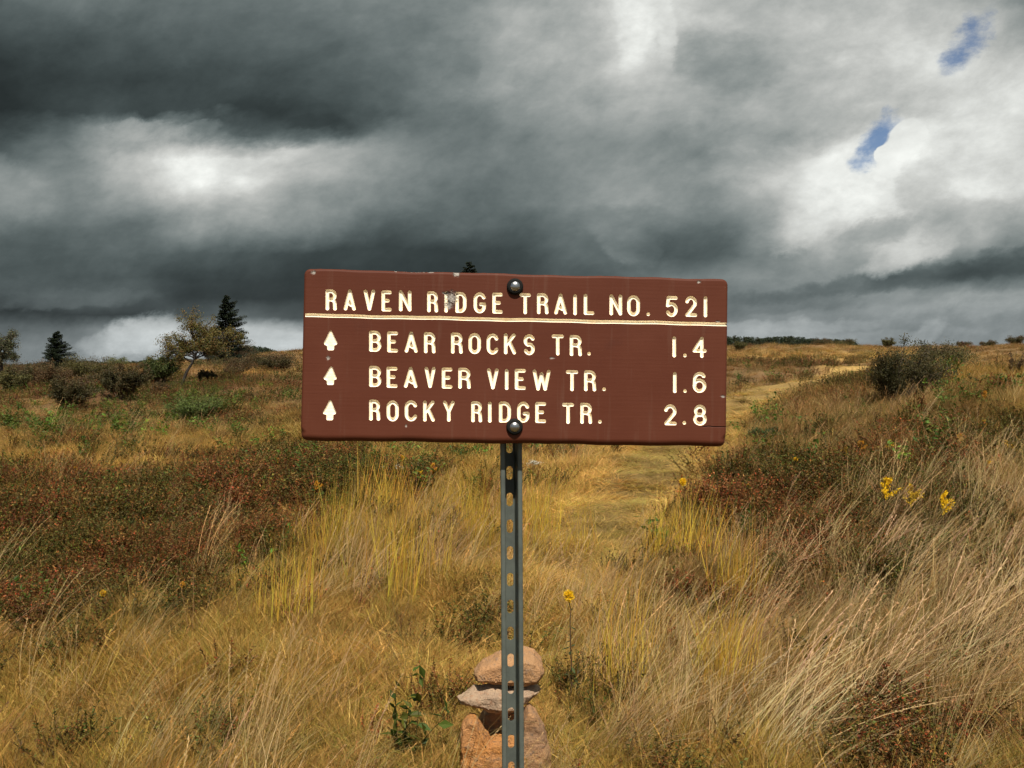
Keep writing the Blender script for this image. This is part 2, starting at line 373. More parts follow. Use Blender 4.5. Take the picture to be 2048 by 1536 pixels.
def pathw(x, y, wide=.55):
    d = np.full(np.shape(x), 99.)
    for (ax, ay), (bx, by) in zip(PATH[:-1], PATH[1:]):
        ex, ey = bx - ax, by - ay; t_ = np.clip(((x - ax) * ex + (y - ay) * ey) / (ex * ex + ey * ey), 0, 1); d = np.minimum(d, np.hypot(x - ax - t_ * ex, y - ay - t_ * ey))
    d = d + .12 * np.sin(x * 3.1 + y * 1.3) + .08 * np.sin(y * 5 - x * 2)
    w = wide * .8 + .03 * y
    return (1 - sm(w * .5, w * 1.3, d)) * (.25 + .75 * sm(4.2, 7.5, y))
C_TROD = np.array([.56, .36, .115])
C_DULL = np.array([.200, .128, .055])
HEATH_SHADOW[:] = [h for h in HEATH_SHADOW if h[:2] not in ((1250,1500),(560,1200))]
DULL = [(230,830,420,60,.6),(1700,1000,330,170,1.2),(1950,1250,260,260,.7),(1500,1150,200,90,.7),(1350,1250,120,80,.5),(1750,830,300,40,.6),(1550,1430,260,80,.4),(1300,790,500,40,.5)]
C_FAR = np.array([.185, .112, .052])  # far dead-grass brown, darkened in place of cloud shadow
def zcol(H, G, Pp, y, R=None):
    f = sm(8, 30, y)[:, None]
    c = C_OL * (1 - f) * .55 + C_GOLD * (1 - f) * .45 + C_FAR * f
    Pp, H, G = [np.clip(a, 0, 1)[:, None] for a in (Pp, H, G)]
    c = c * (1 - Pp) + (C_PALE * (1 - .38 * f)) * Pp  # pale grass dims with distance, cloud shadow kept in its colour
    c = c * (1 - H) + C_RED * 1.1 * H
    return c * (1 - G * .8) + C_GR * 1.3 * G * .8

def build_ground():
    ya = np.concatenate([np.linspace(-40, -2, 20), np.linspace(-1, 2, 10), np.geomspace(2.1, 90, 330), np.geomspace(93, 3000, 40)])
    ua = np.concatenate([np.linspace(-3, -.9, 14), np.linspace(-.85, .85, 260), np.linspace(.9, 3, 14)])
    Yg, Ug = np.meshgrid(ya, ua, indexing='ij'); X = Ug * np.maximum(np.abs(Yg) , 4.0)
    Z = height(X, Yg) 
    n1, n2 = Yg.shape; idx = np.arange(n1 * n2).reshape(n1, n2)
    f = np.stack([idx[:-1, :-1], idx[:-1, 1:], idx[1:, 1:], idx[1:, :-1]], -1).reshape(-1, 4)
    x, y, z = X.ravel(), Yg.ravel(), Z.ravel()
    H, G, Pp, Lg = zones(x, y, z); PW = pathw(x, y)[:, None]; H = np.where(y < 1.5, .3, H); G = np.where(y < 1.5, .1, G); Pp = np.where(y < 1.5, .1, Pp)
    c = zcol(H, G, Pp, y); c = c * (1 - PW * .8) + C_TROD * .9 * PW * .8
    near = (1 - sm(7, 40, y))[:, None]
    c = c * (1 - near) + (c * .35 + np.array([.03, .022, .012])) * near  # thatch under the near blades darkened in colour for shade contrast
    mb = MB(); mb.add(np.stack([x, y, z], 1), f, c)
    m, p = newmat('meadow_soil', .95); tcn = N('ShaderNodeTexCoord').outputs['Object']
    cc = attr('col')
    n = M('MULTIPLY_ADD', NOISE(tcn, 1.1, 8, .7), 1.5, .25); n2_ = M('MULTIPLY_ADD', NOISE(tcn, 18, 5, .7), .9, .55)
    s = N('ShaderNodeVectorMath', operation='SCALE'); nt.links.new(cc, s.inputs[0]); nt.links.new(M('MULTIPLY', n, n2_), s.inputs['Scale'])
    nt.links.new(s.outputs[0], p.inputs['Base Color']); p.inputs['Specular IOR Level'].default_value = .1
    bump(p, NOISE(tcn, 14, 6, .7), .8, .05)
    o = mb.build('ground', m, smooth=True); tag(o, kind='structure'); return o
build_ground()

# ------------------------------------------------------------------ meadow plants (instanced tufts)
def tuft_coll(name, meshes):
    c = bpy.data.collections.new(name)
    for i, me in enumerate(meshes):
        o = bpy.data.objects.new(f'{name}_{i:02d}', me); c.objects.link(o)
    return c
def scatter(name, coll, P, rot, scl, idx, tint, mat, label=None):
    n = len(P); me = bpy.data.meshes.new(name); me.vertices.add(n); me.vertices.foreach_set('co', np.asarray(P, np.float32).ravel())
    a = me.attributes.new('rot', 'FLOAT_VECTOR', 'POINT'); a.data.foreach_set('vector', np.asarray(rot, np.float32).ravel())
    a = me.attributes.new('scl', 'FLOAT_VECTOR', 'POINT'); a.data.foreach_set('vector', np.asarray(scl, np.float32).ravel())
    a = me.attributes.new('idx', 'INT', 'POINT'); a.data.foreach_set('value', np.asarray(idx, np.int32))
    a = me.attributes.new('tint', 'FLOAT_COLOR', 'POINT'); a.data.foreach_set('color', np.concatenate([tint, np.ones((n, 1))], 1).astype(np.float32).ravel())
    me.materials.append(mat); me.update()
    o = bpy.data.objects.new(name, me); COL.objects.link(o); tag(o, kind='stuff')
    g = bpy.data.node_groups.new(name + '_scatter', 'GeometryNodeTree')
    g.interface.new_socket('Geometry', in_out='INPUT', socket_type='NodeSocketGeometry'); g.interface.new_socket('Geometry', in_out='OUTPUT', socket_type='NodeSocketGeometry')
    gi = g.nodes.new('NodeGroupInput'); go = g.nodes.new('NodeGroupOutput'); iop = g.nodes.new('GeometryNodeInstanceOnPoints')
    ci = g.nodes.new('GeometryNodeCollectionInfo'); ci.inputs['Collection'].default_value = coll; ci.inputs['Separate Children'].default_value = True; ci.inputs['Reset Children'].default_value = True
    def na(nm, t):
        k = g.nodes.new('GeometryNodeInputNamedAttribute'); k.data_type = t; k.inputs['Name'].default_value = nm; return k.outputs['Attribute']
    L = g.links.new
    L(gi.outputs[0], iop.inputs['Points']); L(ci.outputs[0], iop.inputs['Instance']); iop.inputs['Pick Instance'].default_value = True
    L(na('idx', 'INT'), iop.inputs['Instance Index']); L(na('rot', 'FLOAT_VECTOR'), iop.inputs['Rotation']); L(na('scl', 'FLOAT_VECTOR'), iop.inputs['Scale'])
    L(iop.outputs[0], go.inputs[0])
    md = o.modifiers.new('scatter', 'NODES'); md.node_group = g
    return o

R = np.random.default_rng(11)
GW = [(1, .9, .8), (.8, .95, .7), (1.25, 1.15, 1.1), (.7, .75, .5), (1.1, .95, .8)]
def mk(fn, k, name):
    out = []
    for i in range(k):
        mb = MB(); fn(mb); out.append(mb.mesh(f'{name}_{i}', M_INST))
    return out
GWA = np.array(GW) * .8
fine = mk(lambda mb: blades(mb, R, 95, .08, (.06, .17), (.0015, .0030), .22, .8, GWA, 4, .8, .55), 7, 'fine')
short = mk(lambda mb: blades(mb, R, 100, .09, (.04, .11), (.0014, .0026), .3, 1.0, GWA, 3, .6, .7), 5, 'short')
def longf(mb):
    blades(mb, R, 30, .07, (.18, .38), (.0013, .0026), .55, 1.1, GWA, 6, .9, .3)
    blades(mb, R, 6, .05, (.34, .58), (.0014, .0024), .6, .8, np.array([(1.5, 1.5, 1.6), (1.2, 1.1, 1.0)]) * .8, 7, 1.0, .2)
long_ = mk(longf, 7, 'long')
upr = mk(lambda mb: blades(mb, R, 22, .09, (.25, .6), (.002, .0035), .06, .3, np.array([(1.15, .9, .5), (1.0, .95, .5), (1.2, .8, .45)]) * .8, 5, 1.4, .10), 3, 'upright')
LC = np.array([(.8, 1.0, .5), (1.3, .75, .5), (1.0, .7, .5), (.6, .9, .4), (1.9, .7, .5), (.5, .6, .35), (1.3, 1.2, .9), (.7, .5, .4), (1.0, .9, .6), (2.0, 1.7, 1.2)])
def sprig(mb, h=.16, nst=10, nl=30, L=(.008, .017), w=.5, pal=LC, rr=.06):
    for _ in range(nst):
        a = R.random() * 6.28; d = np.array([math.cos(a) * .5 + .2, math.sin(a) * .5, 1.0]) ; d /= np.linalg.norm(d)
        l = h * R.uniform(.6, 1.2); p0 = np.array([R.normal(0, rr * .6), R.normal(0, rr * .6), 0])
        t = np.linspace(0, 1, 4)[:, None]; pts = p0 + d * l * t + np.array([[.04, 0, 0]]) * t ** 2
        tube(mb, pts, np.array([.0022, .0018, .0014, .0006]), (.55, .35, .25), 3)
        k = nl; tt = R.uniform(.2, 1.02, (k, 1)); P = p0 + d * l * tt + np.array([[.04, 0, 0]]) * tt ** 2
        D = R.normal(0, 1, (k, 3)); D[:, 2] = np.abs(D[:, 2]) * .6; Nn = R.normal(0, .6, (k, 3)) + np.array([0, 0, 1])
        Ls = R.uniform(L[0], L[1], k)
        leaves(mb, P, D, Nn, Ls, Ls * w, pal[R.integers(0, len(pal), k)] * R.uniform(.7, 1.2, (k, 1)) * .8)
heath = mk(lambda mb: sprig(mb), 6, 'heath')
leafy = mk(lambda mb: sprig(mb, .24, 6, 12, (.03, .06), .42, np.array([(.8, 1.1, .5), (1.1, 1.3, .6), (.6, .8, .4), (1.3, 1.1, .4)]), .06), 5, 'leafy')
def seedstalk(mb, n=3, h=(.3, .5)):
    for _ in range(n):
        l = R.uniform(*h); t = np.linspace(0, 1, 7)[:, None]; k = R.uniform(.2, .55); pts = np.concatenate([t ** 1.6 * l * k + R.normal(0, .02), R.normal(0, .03) + t * R.normal(0, .05), t * l * (1 - .3 * k * t)], 1)
        cc_ = np.array([1.35, 1.25, 1.2]) * R.uniform(.7, 1.1) * .8
        tube(mb, pts, np.linspace(.0011, .0006, 7), cc_, 3); m = 26; q = R.uniform(.72, 1.02, m); C = np.stack([np.interp(q, t[:, 0], pts[:, j]) for j in range(3)], 1)
        d = unit(pts[-1] - pts[-2]); leaves(mb, C + R.normal(0, .0015, (m, 3)), d + R.normal(0, .25, (m, 3)), R.normal(0, 1, (m, 3)), R.uniform(.007, .014, m), .0022, cc_ * R.uniform(.8, 1.2, (m, 1)))
for me_list, fn in ((None, None),): pass
long_s = mk(lambda mb: (longf(mb), seedstalk(mb, 4)), 4, 'seedy')
wide = mk(lambda mb: (blades(mb, R, 70, .08, (.06, .16), (.0015, .0030), .22, .8, GWA, 4, .8, .55), blades(mb, R, 12, .06, (.08, .2), (.004, .007), .3, .7, np.array([(1.1, 1.1, .8), (.7, .9, .5), (1.4, 1.2, 1.1)]) * .8, 4, .9, .5), seedstalk(mb, 1, (.14, .26))), 4, 'wide')
# coarse ones for the distance
farg = mk(lambda mb: blades(mb, R, 110, .30, (.16, .42), (.006, .012), .5, 1.3, GWA, 3, .9, .5), 5, 'farg')
farh = mk(lambda mb: sprig(mb, .32, 18, 30, (.018, .036), .6, LC * .6 + .35, .25), 5, 'farh')
c_grass = tuft_coll('tuft_grass', fine[:5] + wide[:3] + short[:4] + farg)          # 0-6, 7-11, 12-16
c_long = tuft_coll('tuft_long', long_[:3] + long_s + upr)                    # 0-6, 7-9
c_heath = tuft_coll('tuft_heath', heath + farh)                 # 0-5, 6-10
c_leafy = tuft_coll('tuft_leafy', leafy)                        # 0-4

def pts_in(R, n, y0, y1, p=1.0, pad=.8):
    """n points on the ground between y0 and y1 inside (a bit beyond) the view wedge"""
    y = (y0 ** p + (y1 ** p - y0 ** p) * R.random(n)) ** (1 / p)
    x = (R.random(n) * 2 - 1) * (.66 * y + pad)
    return x, y
def place(R, x, y, wind=.6, s=(.8, 1.25), sink=.01):
    z = height(x, y) - sink
    n = len(x); rot = np.stack([R.normal(0, .10, n), R.normal(0, .10, n), R.normal(0, wind, n) + .8 * wav(x, y, 16, 1.9) + .5 * wav(x, y, 19, .8) + .12], 1)
    k = R.uniform(s[0], s[1], n); scl = np.stack([k, k, k * R.uniform(.85, 1.15, n)], 1)
    return np.stack([x, y, z], 1), rot, scl
def tints(R, c, v=.18):
    n = len(c); return np.clip(c * np.exp(R.normal(0, v, (n, 1))) * (1 + R.normal(0, .06, (n, 3))), 0, 1)
CAIRN = np.array([0.02, 3.3])

# grass: near + middle + far
segs_ = []
for (n, y0, y1, p, ids, s, sk) in ((21000, 1.9, 6.5, 2, (0, 11), (.8, 1.25), .01), (34000, 6.5, 16, 1.6, (0, 11), (1.0, 1.6), .01), (9000, 12, 34, 1.5, (12, 16), (.6, .9), .03), (16000, 32, 92, 1.6, (12, 16), (.8, 1.2), .05)):
    x, y = pts_in(R, n, y0, y1, p)
    z = height(x, y); H, G, Pp, Lg = zones(x, y, z); PW = pathw(x, y)
    keep = R.random(n) < np.clip(1.0 - .9 * H * (1 - PW) - .35 * G, .07, 1)
    if y0 < 3: keep &= ~((np.abs(x) < .17) & (y > 3.0) & (y < 3.5))
    x, y, H, G, Pp = x[keep], y[keep], H[keep], G[keep], Pp[keep]
    Pn, rot, scl = place(R, x, y, 2.0, s, sk)
    PW = pathw(x, y); shortish = np.clip(Pp * (y < 25), 0, 1); scl[:, 2] *= (1 - .25 * shortish) * (1 - .62 * PW) * np.where(x < .6, .82, 1.0); mid_ = np.exp(-((1 - PW) / .25) ** 2)[:, None]
    c = zcol(H * .55, G * .7, Pp, y)
    qx, qy, _ = proj(np.stack([x, y, height(x, y)], -1)); DU = np.clip(zone(qx, qy, DULL) + .2 * wav(x, y, 21, 1.4), 0, .9)[:, None]; c = c * (1 - DU) + C_DULL * DU
    # dry and green streaks of their own
    g = .5 + .5 * wav(x, y, 17, 1.7) * wav(x, y, 18, .8); c = c * (1 - .35 * g[:, None]) + C_GOLD * .35 * g[:, None] * 1.05
    tr_ = C_TROD * (1 - .3 * mid_ * sm(.3, .9, wav(x, y, 20, 2.6))[:, None]) ; c = c * (1 - PW[:, None] * .85) + tr_ * PW[:, None] * .85; tw = (pathw(x, y, .12) ** 2 * sm(4, 6, y))[:, None]; c = c * (1 - .5 * tw) + np.array([.20, .175, .055]) * .5 * tw; scl[:, 2] *= 1 - .4 * tw[:, 0]
    segs_.append((Pn, rot, scl, R.integers(ids[0], ids[1] + 1, len(x)), tints(R, c * 1.35)))
scatter('grass', c_grass, *[np.concatenate([s[i] for s in segs_]) for i in range(5)], M_INST)

segs_ = []
for (n, y0, y1, p) in ((2900, 2.0, 7, 2), (3200, 7, 20, 1.5)):
    x, y = pts_in(R, n, y0, y1, p); z = height(x, y); H, G, Pp, Lg = zones(x, y, z); PW = pathw(x, y)
    keep = R.random(n) < np.clip(Lg * 1.0 + .04, 0, 1) * np.clip(1.15 - .6 * H, 0, 1) * (1 - .95 * pathw(x, y))
    keep &= ~((np.abs(x + .0) < .25) & (y > 2.4) & (y < 3.3))
    x, y, Lg = x[keep], y[keep], Lg[keep]
    Pn, rot, scl = place(R, x, y, .45, (.7, 1.2)); c = np.array([.35, .25, .115]) + np.zeros((len(x), 3))
    segs_.append((Pn, rot, scl, R.integers(0, 7, len(x)), tints(R, c * 1.3)))
# upright yellow-green clumps
for (px, py, k, sp) in ((790,1170,11,.16),(560,1230,4,.10),(870,1040,12,.4),(640,1110,5,.1),(1330,1135,7,.10),(1400,1120,3,.06),(1465,1200,5,.05),(1450,1390,6,.08),(1260,1370,5,.1),(1120,1110,5,.12),(1080,1060,4,.12),(960,1100,6,.2),(700,1090,4,.12)):
    k = int(k * 1.5); g0 = ground(px, py); x = g0[0] + R.normal(0, sp, k); y = g0[1] + R.normal(0, sp, k)
    Pn, rot, scl = place(R, x, y, 1.5, (.75, 1.15)); rot[:, :2] *= .5; segs_.append((Pn, rot, scl * (.85 + .05 * g0[1]), R.integers(7, 10, k), tints(R, np.tile(np.array([.50, .38, .095]) * 1.25, (k, 1)), .1)))
for (px, py, k, sp, sc_) in ((1560,1500,9,.12,1.25),(1640,1440,9,.12,1.25),(1720,1400,7,.12,1.2),(1500,1530,6,.1,1.1),(2000,1300,10,.16,1.35),(2040,1220,10,.16,1.4),(1960,1380,7,.14,1.2),(1340,1430,6,.10,.9),(1300,1390,5,.10,.9),(1860,1330,8,.2,1.1),(1780,1180,8,.25,1.1),(1900,1120,9,.3,1.1),(2020,1040,9,.3,1.1),(640,1190,7,.14,1.0),(1560,1150,7,.15,1.0),(1430,1310,5,.12,.9)):
    g0 = ground(px, py); x = g0[0] + R.normal(0, sp, k); y = g0[1] + R.normal(0, sp, k)
    Pn, rot, scl = place(R, x, y, .22, (.85, 1.15)); rot[:, 1] += .28; rot[:, 2] = R.normal(.25, .22, k); segs_.append((Pn, rot, scl * sc_, R.integers(0, 7, k), tints(R, np.tile(np.array([.56, .42, .22]), (k, 1)), .12)))
k = 10; x = R.uniform(-.22, .22, k); y = R.uniform(2.93, 3.03, k); Pn, rot, scl = place(R, x, y, .8, (.55, .8)); segs_.append((Pn, rot, scl, R.integers(0, 7, k), tints(R, np.tile(np.array([.42, .31, .14]), (k, 1)))))
scatter('long_grass', c_long, *[np.concatenate([s[i] for s in segs_]) for i in range(5)], M_INST)

segs_ = []
for (n, y0, y1, p, ids, s, sk) in ((11000, 2.0, 7, 2, (0, 5), (.8, 1.25), .01), (26000, 7, 18, 1.5, (0, 5), (1.0, 1.7), .01), (9000, 16, 80, 1.3, (6, 10), (.7, 1.3), .05)):
    x, y = pts_in(R, n, y0, y1, p); z = height(x, y); H, G, Pp, Lg = zones(x, y, z); PW = pathw(x, y)
    keep = R.random(n) < np.clip(H * 1.6 - .26, 0.012, 1) * (1 - .97 * PW)
    keep &= ~((np.abs(x - .0) < .2) & (np.abs(y - 3.25) < .3))
    x, y = x[keep], y[keep]; Pn, rot, scl = place(R, x, y, 1.5, s, sk)
    mixr = R.random((len(x), 1)) * 1.35 * (.65 + .35 * wav(x, y, 22, 2.1)[:, None]); mixr = np.clip(mixr, 0, 1); c = C_RED * 1.75 * mixr + C_GR * 1.25 * (1 - mixr)
    segs_.append((Pn, rot, scl, R.integers(ids[0], ids[1] + 1, len(x)), tints(R, c * 1.15, .22)))
scatter('heath', c_heath, *[np.concatenate([s[i] for s in segs_]) for i in range(5)], M_INST)

segs_ = []
for (n, y0, y1, p) in ((2500, 2.0, 7, 2), (9000, 7, 30, 1.4)):
    x, y = pts_in(R, n, y0, y1, p); z = height(x, y); H, G, Pp, Lg = zones(x, y, z); PW = pathw(x, y)
    keep = R.random(n) < np.clip(G * .75 + H * .10 - .02, 0.010, 1) * (1 - .97 * PW) * np.where(y < 7, .12, 1)
    keep &= ~((np.abs(x - .0) < .25) & (np.abs(y - 3.2) < .35))
    x, y = x[keep], y[keep]; Pn, rot, scl = place(R, x, y, 3, (.7, 1.3))
    segs_.append((Pn, rot, scl, R.integers(0, 5, len(x)), tints(R, np.tile(np.array([.085, .115, .030]) * 1.2, (len(x), 1)), .3)))
scatter('leafy_weeds', c_leafy, *[np.concatenate([s[i] for s in segs_]) for i in range(5)], M_INST)

# ------------------------------------------------------------------ shrubs and trees
def rnd(R, n): return R.normal(0, 1, (n, 3))
def shrub(px, base, w, h, name, label, pal, seed, cat='shrub', group=None, Y=None, dens=1.0, leaf=None, open_=.5, lean=.15, stemc=(.09, .065, .05), P=None):
    R = np.random.default_rng(seed)
    if P is None:
        P = stand(px, Y) if Y else ground(px, base)
        if P is None: P = stand(px, 70)
    Yd = P[1]; W = w / FPX * Yd; H = h / FPX * Yd
    root = empty(name, P - np.array([0, 0, .03])); tag(root, label, cat, group)
    lf = leaf or max(.018, min(.05, 1.6 / FPX * Yd * 2))
    st = MB(); lv = MB(); pal = np.array(pal)
    ns = int(10 + 8 * dens); tips = []
    for i in range(ns):
        a = R.random() * 6.283; r = math.sqrt(R.random()); ex = math.cos(a) * r * W * .5 + lean * H; ey = math.sin(a) * r * W * .38
        ez = H * (1.02 - .42 * r * r) * R.uniform(.72, 1.05)
        t = np.linspace(0, 1, 6)[:, None]; b0 = np.array([math.cos(a), math.sin(a), 0]) * W * .08
        pts = b0 + np.array([ex, ey, 0]) * t ** 1.5 + np.array([0, 0, ez]) * t + rnd(R, 6) * W * .02 * t
        tube(st, pts, np.linspace(.011, .002, 6) * max(.4, H), stemc, 4); tips.append(pts)
        for k in range(int(5 * dens) + 2):
            s = R.uniform(.25, .95); p = pts[0] + 0; q = np.array([np.interp(s, t[:, 0], pts[:, c]) for c in range(3)])
            d = rnd(R, 1)[0]; d[2] = abs(d[2]) * .7; d = d / np.linalg.norm(d) * W * R.uniform(.08, .2)
            e = q + d; e[2] = max(e[2], .02); tube(st, np.array([q, q + d * .5 + [0, 0, .01], e]), np.array([.004, .003, .0012]) * max(.4, H), stemc, 3); tips.append(np.array([q, (q + e) / 2, e]))
    nl = int(22 * dens * (W * H) ** .25 * 1.6)
    C = []
    for pts in tips:
        n = R.poisson(nl); s = R.uniform(.35, 1.03, n)
        tt = np.linspace(0, 1, len(pts)); q = np.stack([np.interp(s, tt, pts[:, c]) for c in range(3)], 1); C.append(q + rnd(R, n) * W * .035 * (.5 + open_))
    C = np.concatenate(C); C[:, 2] = np.maximum(C[:, 2], .02); n = len(C)
    D = rnd(R, n) + np.array([.3, 0, .3]); Nn = rnd(R, n) + np.array([0, -.2, 1.0])
    cid = (np.sin(C[:, 0] * 9 / W) + np.sin(C[:, 1] * 8 / W + 1) + np.sin(C[:, 2] * 9 / H)) ; pick = np.clip(((cid + 3) / 6 * len(pal) + R.normal(0, .9, n)).astype(int), 0, len(pal) - 1)
    L = R.uniform(.7, 1.3, n) * lf
    leaves(lv, C, D, Nn, L, L * .55, np.clip(pal[pick] * R.uniform(.6, 1.4, (n, 1)), 0, 1))
    st.build('stems', M_BARK, root); lv.build('foliage', M_FOL, root); return root

P_DARK = [(.05,.045,.015),(.07,.058,.02),(.085,.06,.022),(.10,.055,.024)]
P_GRN = [(.05,.07,.018),(.08,.10,.025),(.10,.12,.03),(.06,.05,.02)]
P_BRN = [(.09,.055,.024),(.13,.07,.03),(.11,.08,.03),(.06,.045,.02)]
P_LITE = [(.13,.15,.05),(.17,.18,.07),(.09,.10,.04)]
P_RED = [(.12,.045,.025),(.14,.07,.03),(.06,.06,.02),(.05,.05,.02)]
P_OLV = [(.09,.085,.025),(.12,.10,.03),(.06,.06,.02),(.10,.07,.03)]
SH = [
 # px, base, w, h, palette, dens, Y, label
 (140,820,100,74,P_DARK,1.6,None,'wide dark green shrub in the left heath, lowest of the dark shrubs'),
 (240,797,88,82,P_DARK,1.6,None,'dark brown rounded shrub between the wide dark shrub and the green bush'),
 (318,764,72,58,P_GRN,1.6,None,'fresh green bush left of the leaning tree trunk'),
 (408,766,34,30,P_DARK,1.6,None,'small dark ball-shaped shrub right of the leaning tree trunk'),
 (232,724,52,26,P_LITE,1.2,62,'pale green bush on the skyline between the two spruces'),
 (28,782,70,52,P_OLV,1.4,None,'brownish bush at the far left edge of the photo'),
 (90,772,90,46,P_BRN,1.4,None,'russet bush below the small spruce'),
 (175,760,110,44,P_OLV,1.5,None,'low olive thicket behind the two dark shrubs'),
 (318,790,40,28,P_BRN,1.2,None,'little brown shrub below the fresh green bush'),
 (545,742,110,34,P_DARK,1.5,None,'low dark thicket on the slope left of the sign board'),
 (450,722,120,34,P_BRN,1.5,None,'brown brush at the foot of the tall spruce'),
 (380,838,110,52,[(.09,.13,.03),(.13,.17,.04),(.07,.09,.02),(.12,.12,.03)],1.3,None,'bright green leafy bush in front of the dark shrubs on the left'),
 (1479,709,28,19,P_OLV,1.4,62,'small round bush on the slope beside the sign board edge'),
 (1500,695,30,12,P_BRN,1.3,75,'tiny brown bush on the crest just below the far wood'),
 (1562,694,28,20,P_OLV,1.3,78,'upright dark bush in front of the middle of the far wood'),
 (1642,697,46,19,P_DARK,1.5,72,'broad olive bush under the far wood'),
 (1684,697,44,17,P_OLV,1.5,70,'low bush under the right end of the far wood'),
 (1773,697,30,21,P_OLV,1.3,70,'lone feathery bush on the skyline right of the far wood'),
 (1800,824,150,132,[(.05,.048,.016),(.075,.062,.02),(.09,.065,.022),(.04,.04,.014)],2.2,11.8,'large dark twiggy bush on the right bank'),
 (1862,770,150,66,P_OLV,1.5,14.5,'olive and reddish bush just behind the large dark twiggy bush'),
 (1925,760,90,40,P_GRN,1.3,16,'low green bush at the right of the olive and reddish bush'),
 (1530,884,64,32,[(.05,.08,.02),(.07,.10,.025),(.04,.06,.02)],1.8,None,'low dense green shrub beside the trail, right of the sign corner'),
 (1925,697,34,10,P_RED,1.2,74,'reddish brush, smallest clump on the right skyline'),
 (1975,697,32,16,P_DARK,1.4,74,'dark clump on the right skyline, second from the photo edge'),
 (2030,700,44,19,P_DARK,1.4,72,'dark clump on the skyline at the right edge of the photo'),
 (2025,790,40,60,P_BRN,.6,13,'bare twiggy shrub at the right edge above the grassy bank'),
]
for i, (px, b, w, h, pal, dn, Y, lab) in enumerate(SH):
    shrub(px, b, w, h, 'shrub', lab, pal, 100 + i, Y=Y, dens=dn)
RS = np.random.default_rng(77)
for i in range(14):
    px = RS.uniform(-30, 600); py = RS.uniform(735, 782) - .02 * px
    shrub(px, py, RS.uniform(35, 85), RS.uniform(14, 30), 'low_shrub', 'low brown heath bush among its like on the left slope', (P_BRN, P_OLV, P_DARK)[i % 3], 300 + i, group='low brown heath bushes on the left slope', dens=.9)

def spruce(px, Y, top_py, wpx, label, seed, asym=0.25, base_py=None, sparse=1.0):
    R = np.random.default_rng(seed); P = stand(px, Y); ztop = CAMZ + (HOR - top_py) / FPX * Y; H = ztop - P[2]; Wd = wpx / FPX * Y
    root = empty('spruce_tree', P); tag(root, label, 'spruce')
    tr = MB(); t = np.linspace(0, 1, 12); cen = np.stack([.06 * H * asym * t ** 2 + .01 * H * np.sin(t * 7), 0 * t, (H + .1) * t - .1], 1)
    tube(tr, cen, np.linspace(.022 * H, .002 * H, 12), (.06, .05, .045), 8)
    cr = MB(); nb = int(250 * sparse)
    for i in range(nb):
        s = (i + R.random()) / nb; s = .06 + .93 * s; a = R.random() * 6.283; c0 = np.array([np.interp(s, t, cen[:, k]) for k in range(3)])
        l = Wd * .76 * (1 - s) ** .75 * R.uniform(.6, 1.2) * (1 + asym * math.cos(a)) + .03 * H * (1 - s) + .012 * H
        if R.random() < .12: l *= 1.3
        tt = np.linspace(0, 1, 6)[:, None]; dr = np.array([math.cos(a), math.sin(a), 0])
        up = .55 * (s - .45)
        pts = c0 + dr * l * tt + np.array([0, 0, 1]) * l * (up * tt + (-.30 * tt + .42 * tt ** 2) * (1 - s))
        tube(tr, pts, np.linspace(.0045, .001, 6) * H * .7, (.05, .04, .035), 3)
        n = int(40 + 420 * l / H * 3); q = R.random(n) ** .8; C = np.stack([np.interp(q, tt[:, 0], pts[:, k]) for k in range(3)], 1)
        side = np.cross(dr, [0, 0, 1]); fan = (R.random(n) - .5)[:, None] * side * l * .55 * (1 - q[:, None] * .8)
        C = C + fan + dr * np.abs(fan) @ np.eye(3) * .2 + rnd(R, n) * l * .03 - np.array([0, 0, 1]) * R.random((n, 1)) * l * .10
        D = dr + np.sign(fan) * .7 + rnd(R, n) * .3; L = R.uniform(.6, 1.3, n) * (.016 * H + .02)
        leaves(cr, C, D, rnd(R, n) * .5 + np.array([0, 0, 1]), L, L * .34, np.array([.020, .030, .014]) * R.uniform(.5, 1.6, (n, 1)))
    tr.build('trunk', M_BARK, root); cr.build('crown', M_NEEDLE, root)
spruce(452, 58, 590, 62, 'tallest dark spruce on the left, standing behind the leaning tree', 1, .35)
spruce(114, 64, 662, 50, 'small dark spruce by itself between the left edge and the pale bush', 2, .15)
spruce(937, 52, 524, 70, 'spruce whose sparse tip alone shows above the sign board', 3, .1, sparse=.8)

